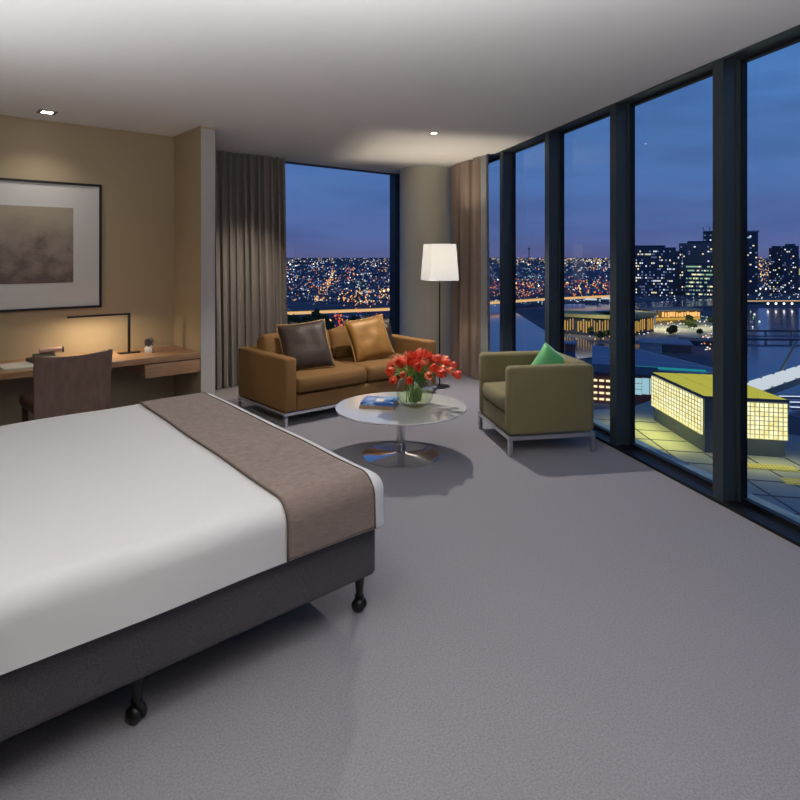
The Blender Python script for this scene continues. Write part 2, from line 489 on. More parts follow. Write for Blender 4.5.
def caster_leg(x, y):
    p = SK @ Vector((x, y, 0))
    bm = lathe([(.016, .075), (.018, .10), (.027, .185), (.027, .20)], 20)
    l = finish('leg', bm, 'black_plastic', bed, loc=(p.x, p.y, 0), smooth=True, angle=50)
    b = bmesh.new(); bmesh.ops.create_uvsphere(b, u_segments=20, v_segments=12, radius=.031)
    for v in b.verts: v.co = Vector((v.co.x*.62-.0, v.co.y, v.co.z)); v.co += Vector((.013, 0, .0305))
    t = bmesh.new(); bmesh.ops.create_uvsphere(t, u_segments=20, v_segments=12, radius=.031)
    for v in t.verts: v.co = Vector((v.co.x*.62, v.co.y, v.co.z)); v.co += Vector((-.018, 0, .0305))
    add(b, t); box(b, (-.012, -.02, .05), (.010, .02, .078), .004)
    finish('caster', b, 'black_plastic', l, smooth=True, rot=(0, 0, .5))
for x in (-.045, -1.05, -1.98):
    for y in (.085, BW/2, BW-.08): caster_leg(x, y)
# low headboard on the wall (outside the photograph, keeps the bed complete)
bx('headboard', (-BL-.27, -.1, .2), (-BL-.12, BW+.1, 1.15), 'base_fabric', bed, .02)

# ---------------------------------------------------------------- sofa
SX, SY = 2.962, 5.166
sofa = thing('sofa', 'brown fabric two seat sofa on a chrome rail frame below the back window', 'sofa', (SX, SY, 0))
SW, SD = 2.02, 1.02
for x0 in (0, SW-.135): finish('armrest', (lambda b: (box(b, (x0, 0, .135), (x0+.135, SD, .66), .028, 4), b)[1])(bmesh.new()), 'sofa_fabric', sofa, smooth=True, angle=50)
bx('back_frame', (.137, SD-.16, .135), (SW-.137, SD, .66), 'sofa_fabric', sofa, .025, 3)
bx('seat_platform', (.137, .012, .135), (SW-.137, SD-.16, .285), 'sofa_fabric', sofa, .018, 3)
CW = (SW-.274)/2
for k in range(2):
    x0 = .137+k*CW+.004
    finish('seat_cushion', soft_box((x0, .0, .300), (x0+CW-.008, .77, .462), .045, .018, (20, 16, 6), k), 'sofa_fabric', sofa, smooth=True)
    bb = soft_box((x0+.01, -.085, 0), (x0+CW-.02, .085, .345), .05, .03, (20, 6, 12), k+5, .01)
    bmesh.ops.transform(bb, matrix=T(0, .73, .455) @ Matrix.Rotation(math.radians(-12), 4, 'X'), verts=bb.verts[:])
    finish('back_cushion', bb, 'sofa_fabric', sofa, smooth=True)
bm = bmesh.new()
for y in (.0, SD-.03): box(bm, (0, y, .105), (SW, y+.03, .135), .003)
for x in (0, SW-.03): box(bm, (x, .03, .105), (x+.03, SD-.03, .135), .003)
finish('rail_frame', bm, 'chrome', sofa)
for x in (0, SW-.03):
    for y in (0, SD-.03): bx('leg', (x, y, 0), (x+.03, y+.03, .105), 'chrome', sofa, .002)

def pillow(label, w, t, mat, loc, rot, edge_mat=None, group=None, seed=0, name='cushion'):
    b, e = pillow_bm(w, w, t, seed)
    p = finish(name, b, mat, None, loc, rot, smooth=True)
    tag(p, label, 'cushion', group)
    if edge_mat:
        bm = bmesh.new(); e2 = e+[e[0], e[1]]
        tube(bm, e2, .007, 6); finish('piping', bm, edge_mat, p, smooth=True)
    return p
# rx leans the cushion back, ry turns it in its own plane
pillow('black satin cushion leaning behind the dark bronze cushion on the sofa', .50, .11, 'black_satin', (SX+.60, SY+.53, .69), (R(-20), R(6), R(2)), seed=3)
pillow('black satin cushion leaning behind the gold cushion on the sofa', .50, .11, 'black_satin', (SX+1.55, SY+.53, .69), (R(-20), R(6), R(2)), seed=6)
pillow('dark bronze satin cushion with gold piping at the left end of the sofa', .54, .15, 'dark_satin', (SX+.45, SY+.36, .705), (R(-28), R(-4), R(-14)), 'gold_piping', seed=1)
pillow('bright gold satin cushion at the right end of the sofa', .51, .15, 'gold_satin', (SX+1.31, SY+.38, .705), (R(-26), R(-7), R(-10)), 'gold_piping', seed=2)

# ---------------------------------------------------------------- armchair
ach = thing('armchair', 'boxy olive fabric armchair on a chrome frame beside the tall windows', 'armchair', (3.932, 3.227, 0), R(-30.5))
# local x: from front to back (0..D), local y: across the front (0..W)
AD, AW = .765, .845
def aseg(name, a, b, bev=.042): return finish(name, (lambda m: (box(m, a, b, bev, 4), m)[1])(bmesh.new()), 'chair_fabric', ach, smooth=True, angle=50)
aseg('armrest', (0, 0, .165), (AD, .12, .735)); aseg('armrest', (0, AW-.12, .165), (AD, AW, .735))
aseg('backrest', (AD-.14, .121, .165), (AD, AW-.121, .735), .025)
aseg('seat_platform', (.012, .121, .165), (AD-.14, AW-.121, .325), .015)
finish('seat_cushion', soft_box((.0, .124, .335), (AD-.145, AW-.124, .475), .035, .02, (16, 16, 6), 2), 'chair_fabric', ach, smooth=True)
bm = bmesh.new()
for y in (0, AW-.03): box(bm, (0, y, .13), (AD, y+.03, .165), .003)
for x in (0, AD-.03): box(bm, (x, .03, .13), (x+.03, AW-.03, .165), .003)
finish('rail_frame', bm, 'brushed_steel', ach)
for x in (0, AD-.035):
    for y in (0, AW-.035): bx('leg', (x, y, 0), (x+.035, y+.035, .13), 'brushed_steel', ach, .002)
q = Matrix.Translation((3.932, 3.227, 0)) @ Rz(R(-30.5)) @ Vector((.53, .36, 0))
pillow('emerald green satin cushion standing on its corner in the armchair', .40, .13, 'green_satin', (q.x, q.y, .605), (R(-18), R(36), R(59.5-110)), None, seed=8)

# ---------------------------------------------------------------- coffee table
tb = thing('coffee_table', 'round pale stone topped coffee table on a chrome disc pedestal', 'table', (3.29, 3.84, 0))
finish('tabletop', lathe([(0, .385), (.515, .385), (.535, .390), (.542, .397), (.540, .405), (0, .405)], 96), 'table_top', tb, smooth=True, angle=25)
finish('pedestal', lathe([(.038, .022), (.038, .375), (.10, .380), (.10, .385)], 40), 'chrome', tb, smooth=True, angle=40)
finish('base_disc', lathe([(0, 0), (.325, 0), (.325, .008), (.31, .014), (.06, .020), (.045, .028), (0, .028)], 96), 'chrome', tb, smooth=True, angle=40)

TZ = .406
def book(label, w, d, h, loc, rz, cover, title=False):
    o = thing('book', label, 'book', loc, rz)
    bm = bmesh.new(); box(bm, (-w/2, -d/2, 0), (w/2, d/2, .0025)); box(bm, (-w/2, -d/2, h-.0025), (w/2, d/2, h)); box(bm, (-w/2-.002, -d/2, 0), (-w/2+.001, d/2, h))
    finish('cover', bm, cover, o)
    bx('pages', (-w/2+.002, -d/2+.004, .0026), (w/2-.004, d/2-.004, h-.0026), 'paper', o)
    if title:
        bx('title_panel', (-w*.30, -d*.14, h), (w*.18, d*.10, h+.0008), 'paper', o)
book('hardback book with tan cover lying under the blue book on the table', .235, .29, .024, (3.165, 3.965, TZ), R(-52+90), 'tan_cover')
book('hardback book with blue and white photo cover lying topmost on the table', .23, .28, .026, (3.17, 3.97, TZ+.0245), R(-50+90), 'book_blue', True)

# ---------------------------------------------------------------- vase and tulips
VC = Vector((3.37, 3.755, TZ))
vase = thing('glass_vase', 'round clear glass bowl vase holding the red tulips', 'vase', VC)
outer = [(.0, 0), (.075, 0), (.110, .018), (.145, .07), (.158, .125), (.150, .18), (.128, .225), (.118, .245)]
inner = [(.115, .245), (.124, .225), (.146, .18), (.154, .125), (.141, .07), (.106, .022), (.072, .008), (0, .008)]
finish('bowl', lathe(outer+inner, 56, cap=False), 'vase_glass', vase, smooth=True)
finish('water', lathe([(0, .010), (.070, .010), (.103, .024), (.138, .07), (.1505, .12), (0, .12)], 56, cap=False), 'water_glass', vase, smooth=True, angle=40)
def tulip_head(mat, op):
    bm = bmesh.new()
    for k in range(6):
        a0 = k*PI/3+(.1 if k % 2 else 0); rr = 1 if k % 2 else .93
        nu, nv = 4, 7; g = []
        for j in range(nv+1):
            v = j/nv
            rad = (.004+.021*max(0, math.sin(min(1, v*1.25)*PI*.55))**.8 - (.010-op)*max(0, v-.55)/.45)*rr
            wid = .62*max(0, math.sin(PI*(.12+.88*v)**.9))**.7+.02 if v < 1 else .04
            row = []
            for i in range(nu+1):
                u = (i/nu-.5)*2
                an = a0+u*wid
                row.append(bm.verts.new((rad*math.cos(an), rad*math.sin(an), .055*v+(-.003)*u*u)))
            g.append(row)
        for j in range(nv):
            for i in range(nu): bm.faces.new((g[j][i], g[j][i+1], g[j+1][i+1], g[j+1][i]))
    return bm
protos = []
for mat, op in (('tulip_red', .0), ('tulip_red', .008), ('tulip_orange', .002)):
    o = finish('flower_head', tulip_head(mat, op), mat, smooth=True)
    md = o.modifiers.new('s', 'SOLIDIFY'); md.thickness = .0012
    protos.append(o)
rnd = random.Random(11)
NT = 54
for i in range(NT):
    g = i*2.39996; fr = math.sqrt((i+.5)/NT)
    rr = .25*fr*rnd.uniform(.92, 1.05)
    tipz = .435-.10*fr**2.2+rnd.uniform(-.025, .03)
    # the bunch sits a little wider across the view
    dx, dy = rr*math.cos(g), rr*math.sin(g)
    tip = Vector((dx*1.08+RT[0]*.06, dy*.95+RT[1]*.06, tipz-.045))
    ff = rnd.uniform(-.30, .36); foot = Vector((dx*ff, dy*ff, .03+rnd.uniform(0, .02)))
    mid = Vector((dx*.26, dy*.26, .22)); m2 = Vector((dx*.66, dy*.66, .345))
    root = thing('tulip', 'red tulip standing in the round glass vase', 'flower', VC, 0, 'tulips in the glass vase')
    bm = bmesh.new()
    pts = []
    for k in range(9):
        t = k/8
        pts.append(foot*(1-t)**3+mid*3*t*(1-t)**2+m2*3*t*t*(1-t)+tip*t**3)
    tube(bm, pts, .0045, 6); finish('stem', bm, 'stem_green', root, smooth=True)
    h = protos[i % 3 if i >= 3 else i]
    if i >= 3: h = h.copy(); COL.objects.link(h)
    h.parent = root
    dirv = (tip-pts[-2]).normalized()
    h.rotation_mode = 'XYZ'
    h.location = tip-dirv*.008
    h.rotation_euler = dirv.to_track_quat('Z', 'Y').to_euler()
    s = rnd.uniform(1.25, 1.6); h.scale = (s, s, s*1.02)
    if i % 3 != 0:
        a = g+rnd.uniform(-.5, .5); L = rnd.uniform(.14, .2); bm = bmesh.new(); nl = 8; prevp = None
        base = pts[3]
        rows = []
        for k in range(nl+1):
            t = k/nl
            p = base+Vector((math.cos(a)*(L*.75*t), math.sin(a)*(L*.75*t), L*.9*t-.10*t*t*(1 if rnd.random() < 2 else 0)))
            w = .017*max(0, math.sin(PI*(.1+.9*t)))**.8+.001
            sd = Vector((-math.sin(a), math.cos(a), 0))
            rows.append([bm.verts.new(p-sd*w), bm.verts.new(p+Vector((0, 0, -.005))), bm.verts.new(p+sd*w)])
        for k in range(nl):
            for c_ in range(2): bm.faces.new((rows[k][c_], rows[k][c_+1], rows[k+1][c_+1], rows[k+1][c_]))
        lf = finish('leaf', bm, 'leaf_green', root, smooth=True)
        md = lf.modifiers.new('s', 'SOLIDIFY'); md.thickness = .001

# ---------------------------------------------------------------- floor lamp
lamp = thing('floor_lamp', 'slim black floor lamp with square tapered white fabric shade', 'lamp', (5.38, 5.53, 0))
finish('base', lathe([(0, 0), (.13, 0), (.13, .012), (.02, .02), (0, .02)], 48), 'lamp_black', lamp, smooth=True, angle=40)
finish('pole', lathe([(.010, .018), (.010, 1.50)], 16), 'lamp_black', lamp, smooth=True, angle=40)
bm = bmesh.new()
ra, rb, z0, z1, th_ = .265, .225, 1.345, 1.800, .004
def ring(r, z, cr=.012):
    pts = []
    for sx, sy, a0 in ((1, 1, 0), (-1, 1, PI/2), (-1, -1, PI), (1, -1, 1.5*PI)):
        for k in range(4):
            a = a0+k*PI/6; pts.append(bm.verts.new((sx*(r-cr)+cr*math.cos(a), sy*(r-cr)+cr*math.sin(a), z)))
    return pts
k = .72
o1, o2, i2, i1 = ring(ra*k*1.0, z0), ring(rb*k, z1), ring(rb*k-th_, z1), ring(ra*k-th_, z0)
for a, b in ((o1, o2), (o2, i2), (i2, i1), (i1, o1)):
    for j in range(16): bm.faces.new((a[j], a[(j+1) % 16], b[(j+1) % 16], b[j]))
finish('lamp_shade', bm, 'shade_fabric', lamp, rot=(0, 0, R(-24)), smooth=True, angle=30)
b = bmesh.new(); bmesh.ops.create_uvsphere(b, u_segments=16, v_segments=10, radius=.03)
for v in b.verts: v.co.z += 1.56
emat('bulb_glow', (1, .85, .6), 6)
finish('bulb', b, 'bulb_glow', lamp, smooth=True)

# ---------------------------------------------------------------- desk
desk = thing('desk', 'walnut veneer wall desk running along the tan wall', 'desk', (0, 0, 0))
bm = bmesh.new(); box(bm, (XL, PY+.004, .617), (PX, DY, .672), .003)
finish('desktop', bm, 'walnut', desk)
dr = bx('drawer', (1.935, PY+.03, .48), (PX, DY-.03, .606), 'walnut_drawer', desk, .002)
bx('drawer_front', (1.935, PY+.008, .478), (PX, PY+.03, .606), 'walnut', dr, .002)
bx('support_rail', (1.95, PY+.06, .606), (PX, DY-.03, .617), 'lamp_black', desk)
DT = .6725
dl = thing('desk_lamp', 'black angular desk lamp with a long horizontal light bar', 'lamp', (1.916, 6.45, DT))
bx('base', (-.10, -.05, 0), (.10, .05, .012), 'lamp_black', dl, .003)
bx('post', (-.012, -.012, .012), (.012, .012, .395), 'lamp_black', dl, .002)
ar = bx('arm', (-.56, -.014, .385), (.012, .014, .405), 'lamp_black', dl, .002)
bx('light_strip', (-.54, -.006, .3838), (-.04, .006, .385), 'strip_glow', ar)
ck = thing('desk_clock', 'small round silver clock on a square white block', 'clock', (2.085, 6.36, DT), R(-35))
bx('block', (-.038, -.03, 0), (.038, .03, .055), 'white_plastic', ck, .004)
b = lathe([(0, -.025), (.035, -.025), (.048, -.015), (.050, 0), (.048, .015), (.038, .025), (.036, .021), (0, .021)], 32)
finish('case', b, 'chrome', ck, loc=(0, 0, .103), rot=(PI/2, 0, 0), smooth=True, angle=50)
finish('dial', lathe([(0, 0), (.036, 0), (.036, .002), (0, .002)], 32), 'clock_face', ck, loc=(0, -.0235, .103), rot=(PI/2, 0, 0))
# desk papers
f_ = thing('compendium', 'pale green and white open folder lying on the desk left of the chair', 'folder', (.95, 6.30, DT), R(4))
bx('cover', (-.15, -.17, 0), (.13, .17, .012), 'paper_green', f_, .003)
bx('sheet', (-.13, -.15, .012), (.11, .15, .0145), 'paper', f_)
book('dark green book lying lowest on the desk behind the chair', .20, .26, .045, (1.14, 6.36, DT), R(8), 'dark_cover')
book('small black book lying second on the desk pile behind the chair', .17, .22, .03, (1.15, 6.36, DT+.0455), R(-6), 'dark_cover')
st = thing('pencil_tray', 'pale wooden roll shaped pen case on the dark books on the desk', 'pen case', (1.22, 6.40, DT+.0765), R(0))
bm = bmesh.new(); tube(bm, [(-.10, 0, .028), (.08, 0, .028)], .027, 20); finish('case', bm, 'pink_cover', st, smooth=True, angle=40)
bm = bmesh.new(); tube(bm, [(.081, 0, .028), (.095, 0, .028)], .029, 20); finish('lid', bm, 'dark_cover', st, smooth=True, angle=40)

# ---------------------------------------------------------------- desk chair
dc = thing('desk_chair', 'brown leather dining style chair with a tall curved back facing the desk', 'chair', (1.185, 5.44, 0), R(3))
bm = grid_box(14, 1, 14, (-.285, -.016, .14), (.285, .016, .885))
for v in bm.verts:
    x, z = v.co.x/.285, (v.co.z-.14)/.745
    v.co.z += -.030*(1-x*x)*z**6-.006*z
    v.co.x *= 1-.05*(1-z)
    v.co.y += .035*(x*x-1)*-1*.6-.05*z**2
bmesh.ops.bevel(bm, geom=[e for e in bm.edges if len(e.link_faces) == 2 and e.calc_face_angle(0) > 1.2], offset=.007, segments=2, affect='EDGES')
finish('backrest', bm, 'chair_leather', dc, smooth=True, angle=50)
finish('seat', soft_box((-.27, .045, .40), (.27, .52, .50), .03, .012, (16, 16, 6), 3), 'seat_leather', dc, smooth=True)
for x in (-.235, .235):
    for y in (.05, .47): bx('leg', (x-.02, y-.02, 0), (x+.02, y+.02, .40), 'seat_leather', dc, .003)

# ---------------------------------------------------------------- framed print
fp = thing('framed_print', 'large framed landscape etching with wide white mat on the tan wall', 'picture', (.87, DY-.001, 1.7525))
fw, fh, fd = 1.722, 1.251, .03
bm = bmesh.new()
for a, b in (((-fw/2, -fd, -fh/2), (fw/2, 0, -fh/2+.022)), ((-fw/2, -fd, fh/2-.022), (fw/2, 0, fh/2)), ((-fw/2, -fd, -fh/2+.022), (-fw/2+.022, 0, fh/2-.022)), ((fw/2-.022, -fd, -fh/2+.022), (fw/2, 0, fh/2-.022))): box(bm, a, b)
finish('frame', bm, 'frame_black', fp)
bx('mat_board', (-fw/2+.022, -.014, -fh/2+.022), (fw/2-.022, -.002, fh/2-.022), 'mat_board', fp)
bx('print', (-fw/2+.26, -.0165, -.365), (fw/2-.26, -.0142, .375), 'print_ink', fp)

# ---------------------------------------------------------------- downlights, lamp lights and added fill lights
def downlight(label, x, y, square=False):
    o = thing('downlight', label, 'ceiling light', (x, y, CEIL), 0, 'recessed ceiling downlights')
    if square:
        bm = bmesh.new()
        for a, b in (((-.075, -.075, -.006), (.075, -.052, 0)), ((-.075, .052, -.006), (.075, .075, 0)), ((-.075, -.052, -.006), (-.045, .052, 0)), ((.045, -.052, -.006), (.075, .052, 0))): box(bm, a, b)
        finish('trim_ring', bm, 'lamp_black', o)
        bx('lens', (-.045, -.052, -.003), (.045, .052, -.0005), 'downlight_glow', o)
    else:
        finish('trim_ring', lathe([(.034, -.001), (.036, -.006), (.050, -.005), (.052, 0)], 32, cap=False), 'white_paint', o, smooth=True, angle=40)
        finish('lens', lathe([(0, -.003), (.034, -.003), (.034, -.0005), (0, -.0005)], 32, cap=False), 'downlight_glow', o)
downlight('small round white ceiling downlight above the armchair side of the room', 4.512, 4.723)
downlight('square black trimmed ceiling downlight close to the framed print', 1.167, 6.329, True)

def spot(x, y, e, size=120, blend=.6, col=(1, .86, .68), rad=.05, aim=None, z=CEIL-.02):  # used for the visible downlights and for added fill spots
    l = bpy.data.lights.new('lamp_and_fill_spot', 'SPOT'); l.energy = e; l.spot_size = R(size); l.spot_blend = blend; l.color = col; l.shadow_soft_size = rad
    o = bpy.data.objects.new('lamp_and_fill_spot', l); COL.objects.link(o); o.location = (x, y, z)
    if aim: o.rotation_euler = (Vector(aim)-Vector((x, y, z))).to_track_quat('-Z', 'Y').to_euler()
def area(loc, rot, sx, sy, e, col, spread=180):  # serves the desk lamp and the added fill lights
    l = bpy.data.lights.new('lamp_and_fill_light', 'AREA'); l.shape = 'RECTANGLE'; l.size = sx; l.size_y = sy; l.energy = e; l.color = col; l.spread = R(spread)
    o = bpy.data.objects.new('lamp_and_fill_light', l); COL.objects.link(o); o.location = loc; o.rotation_euler = rot
    return o
def point(loc, e, col, r=.04):
    l = bpy.data.lights.new('lamp_bulb', 'POINT'); l.energy = e; l.color = col; l.shadow_soft_size = r
    o = bpy.data.objects.new('lamp_bulb', l); COL.objects.link(o); o.location = loc
WARM = (1, .84, .66); NEUT = (1, .93, .85)
spot(4.512, 4.723, 250, 105, .45, NEUT, .03, (3.8, 4.1, 0))
spot(1.167, 6.329, 22, 120, .9, NEUT, .05)
spot(3.35, 6.25, 150, 64, 1, (1, .82, .62), .06, (3.7, 7.2, .1))  # added warm spot without a fixture, brightens the lower curtain
spot(2.9, 1.0, 9, 130, .9, NEUT, .05)  # unseen fill spot, added without a fixture
spot(1.3, 1.2, 6, 130, .9, NEUT, .05)  # another added fill spot outside the view
spot(.7, -.4, 4, 140, .9, NEUT, .05)  # added fill spot behind the camera
area((.0, 3.5, 1.78), (PI, 0, 0), 1.1, 2.2, 15, (.97, .98, 1))  # unseen upward fill added to lift the ceiling
area((.45, .9, 1.75), (PI, 0, 0), 2.0, 2.0, 122, (.97, .98, 1))  # stronger added upward fill, no lamp modelled for it
area((.9, .6, CEIL-.05), (0, 0, 0), 2.2, 2.2, 5, (1, .97, .95))  # unseen soft fill panel added below the ceiling
point((5.38, 5.53, 1.60), 48, (1, .86, .66), .04)
area((1.63, 6.45, DT+.375), (0, 0, 0), .5, .02, 5, (1, .78, .52))

# ---------------------------------------------------------------- the city below
def at(u, v, z=GZ):
    """world point of height z seen on the bearing u / below the horizon by v (survey units of 1/610)"""
    d = (H-z)*610/(v-256); l = (u-400)/610
    return Vector(((FW[0]+l*RT[0])*d, (FW[1]+l*RT[1])*d, z))
def dist(p): return p.x*FW[0]+p.y*FW[1]
pmat('city_ground', (.11, .12, .15), .95, col2=(.20, .20, .24), scale=.012, detail=6, spec=.0)
pmat('river_water', (.05, .13, .26), .12, bump=.25, bscale=.25, spec=.6)
pmat('bank', (.12, .12, .09), .9, col2=(.07, .07, .05), scale=.05, spec=0)
pmat('paving', (.34, .38, .36), .8, col2=(.40, .44, .42), scale=.08, spec=.1)
pmat('tower_glass', (.085, .10, .14), .5, spec=.3)
pmat('tower_pale', (.16, .17, .20), .7, spec=.2)
pmat('house_grey', (.24, .25, .33), .9, spec=0)
pmat('roof_blue', (.26, .33, .45), .7, spec=.2)
pmat('roof_dark', (.07, .09, .13), .7, spec=.2)
pmat('roof_line', (.6, .6, .62), .7)
pmat('wall_lilac', (.32, .34, .45), .8)
pmat('brick_red', (.30, .09, .06), .8)
pmat('tree_green', (.05, .08, .035), .95, spec=0)
pmat('trunk_brown', (.04, .03, .02), .95, spec=0)
pmat('olive_roof', (.38, .38, .18), .8)
pmat('concrete', (.30, .30, .26), .8)
pmat('bridge_white', (.85, .87, .9), .6)
pmat('ledge_metal', (.20, .30, .33), .45, spec=.4)
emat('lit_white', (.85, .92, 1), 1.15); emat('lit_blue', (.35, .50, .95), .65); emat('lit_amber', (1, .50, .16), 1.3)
emat('lit_orange', (1, .27, .07), .9); emat('lit_yellow', (1, .82, .45), 1.2); emat('lit_green', (.45, .80, .50), .6)
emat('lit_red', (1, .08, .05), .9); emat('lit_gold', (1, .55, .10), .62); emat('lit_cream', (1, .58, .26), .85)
emat('lit_teal', (.02, .30, .34), .8); emat('lit_cyan', (.45, .75, .85), .75); emat('lit_dim', (.22, .27, .50), .6)
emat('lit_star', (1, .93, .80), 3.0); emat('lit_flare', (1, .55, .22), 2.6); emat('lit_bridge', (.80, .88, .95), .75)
DOT = ['lit_white', 'lit_blue', 'lit_amber', 'lit_orange', 'lit_yellow', 'lit_green', 'lit_red', 'lit_dim', 'lit_star', 'lit_flare']
IX = {n: i for i, n in enumerate(DOT)}
g = bmesh.new(); bmesh.ops.create_grid(g, x_segments=1, y_segments=1, size=14000)
gr = finish('ground', g, 'city_ground', loc=(6000, 6000, GZ)); struct(gr)
def water(name, pts, label):
    bm = bmesh.new(); P = [at(*p) for p in pts]
    prism(bm, [(p.x, p.y) for p in P], GZ, GZ+.3)
    o = finish(name, bm, 'river_water'); o['kind'] = 'structure'; return o
water('river', [(462, 304), (500, 305), (515, 312), (545, 331), (600, 343.5), (640, 345), (640, 350), (560, 362), (462, 362)], '')
water('river', [(556, 304.5), (640, 303), (728, 298), (728, 305), (632, 309.5), (556, 313)], '')
water('river', [(728, 312), (762, 308.5), (870, 308.5), (900, 400), (800, 420), (728, 392)], '')
PZ = -63.0          # raised quay around the pavilion
bm = bmesh.new(); P = [at(*p, PZ) for p in [(628, 408), (652, 400), (716, 424), (800, 436), (905, 440), (1000, 620), (700, 560), (560, 480), (590, 410)]]
prism(bm, [(p.x, p.y) for p in P], GZ, PZ); struct(finish('plaza', bm, 'paving'))
bm = bmesh.new(); P = [at(*p) for p in [(632, 320), (722, 319), (722, 337), (690, 340), (632, 341)]]
prism(bm, [(p.x, p.y) for p in P], GZ, GZ+.35); struct(finish('waterfront_plaza', bm, 'paving'))
for u, v, e, w2 in ((645, 330, 16000, 40), (680, 329, 14000, 60), (706, 328, 8000, 30), (580, 337, 7000, 50)):  # added gold fill lights above the waterfront, no lamps modelled
    q = at(u, v); l = area((q.x, q.y, GZ+22), (0, 0, 0), w2, 14, e, (1, .80, .42)); l.rotation_euler = (0, 0, -math.atan2(q.x, q.y))
# dark joints in the paving
jn = bmesh.new()
def strip(bm, p, q, w, z0=.4, z1=.5, mi=0):
    d = (q-p); d.z = 0; d.normalize(); n = Vector((-d.y, d.x, 0))*w/2
    prism(bm, [(v.x, v.y) for v in (p-n, q-n, q+n, p+n)], PZ, PZ+.1, mi)
P1, P2, P3 = at(652, 374, -45), at(704, 398, -45), at(788, 402, -45)
ex = (P3-P2).normalized(); ey = (P1-P2).normalized()
base = P2.copy(); base.z = GZ
for k in range(-4, 9): strip(jn, base+ex*(k*12)-ey*75, base+ex*(k*12)+ey*(50 if k < 0 else 0), .5)
for k in range(-6, 4): strip(jn, base+ey*(k*12)-ex*(50 if k > -2 else 25), base+ey*(k*12)+ex*(100 if k < 0 else 0), .5)
struct(finish('plaza_joints', jn, 'roof_dark'))
# ledge of this building outside the glass
struct(finish('trim_ledge', walong(S0, S1, .172, .36, -.12, -.01), 'ledge_metal'))

rn = random.Random(21)
def dotmesh(name, spec, label, cat='lights'):
    verts, faces, mis = [], [], []
    for (poly, n, cols, s0, s1, zz) in spec:
        us = [p[0] for p in poly]; vs_ = [p[1] for p in poly]
        for _ in range(n):
            if len(poly) == 2 and isinstance(poly[0], tuple) and zz[0] == 'L':
                t = rn.random(); w = zz[1]
                u = us[0]+(us[1]-us[0])*t+rn.gauss(0, w*(.3+t)); v = vs_[0]+(vs_[1]-vs_[0])*t+rn.gauss(0, .4); hz = 6
            else:
                u = rn.uniform(min(us), max(us)); v = rn.uniform(min(vs_), max(vs_)); hz = rn.uniform(*zz)
            p = at(u, max(v, 258.2)); p.z = GZ+hz*min(1, dist(p)/800)
            c = rn.choice(cols); s = rn.uniform(s0, s1)*dist(p)/610*.5
            b = len(verts)
            for dx, dy, dz in ((1, 0, 0), (-1, 0, 0), (0, 1, 0), (0, -1, 0), (0, 0, 1), (0, 0, -1)):
                verts.append((p.x+dx*s, p.y+dy*s, p.z+dz*s))
            for f in ((0, 2, 4), (2, 1, 4), (1, 3, 4), (3, 0, 4), (2, 0, 5), (1, 2, 5), (3, 1, 5), (0, 3, 5)):
                faces.append([b+i for i in f]); mis.append(IX[c])
    me = bpy.data.meshes.new(name); me.from_pydata(verts, [], faces)
    for m in DOT: me.materials.append(MATS[m])
    me.polygons.foreach_set('material_index', mis)
    o = bpy.data.objects.new(name, me); COL.objects.link(o)
    return tag(o, label, cat, None, 'stuff')
W, Bl, Am, Or, Ye, Gn, Re, Di, St, Fl = DOT
dotmesh('city_lights', [
    ([(270, 258.5), (400, 264)], 260, [W, Ye, Di, Bl, Am], .5, 1.1, (0, 20)),
    ([(150, 258.5), (270, 304)], 420, [Di, Di, Bl, W, Am, Di], .7, 1.6, (0, 20)),
    ([(400, 258.5), (470, 304)], 260, [Di, Di, Bl, W, Am, Di], .7, 1.6, (0, 20)),
    ([(288, 264), (322, 268)], 26, [W, W, St], .9, 1.9, (0, 20)),
    ([(270, 263), (400, 304)], 650, [Di, Di, Bl, W, Di, Am], .6, 1.4, (0, 20)),
    ([(270, 266), (400, 306)], 420, [Di, Di, Di, Bl, Or], 1.0, 2.4, (0, 8)),
    ([(270, 264), (400, 300)], 90, [W, Ye, St, Am], .8, 1.5, (0, 20)),
    ([(334, 272), (318, 305)], 90, [Or, Am, Am, Ye], .9, 1.9, ('L', 2.6)),
    ([(346, 268), (355, 283)], 22, [Or, Am, Re], 1.0, 1.9, (0, 20)),
    ([(355, 285), (368, 298)], 30, [Gn, W, Gn, Ye], .9, 1.8, (0, 20)),
    ([(305, 300), (300, 290)], 10, [W], .9, 1.5, ('L', .7)),
    ([(368, 270), (362, 278)], 10, [W], .8, 1.2, ('L', 1.2)),
    ([(338, 296), (400, 307)], 150, [Am, Or, Ye, Am], 1.0, 2.2, (0, 15)),
    ([(370, 294), (398, 300)], 5, [Fl], 2.6, 3.4, (4, 10)),
    ([(286, 312), (400, 338)], 150, [Or, Re, Am, Di, Di], .9, 2.6, (0, 6)),
    ([(334, 316), (344, 330)], 20, [Or, Re], 1.2, 2.6, (0, 6)),
], 'dense scatter of street and house lights seen through the back window')
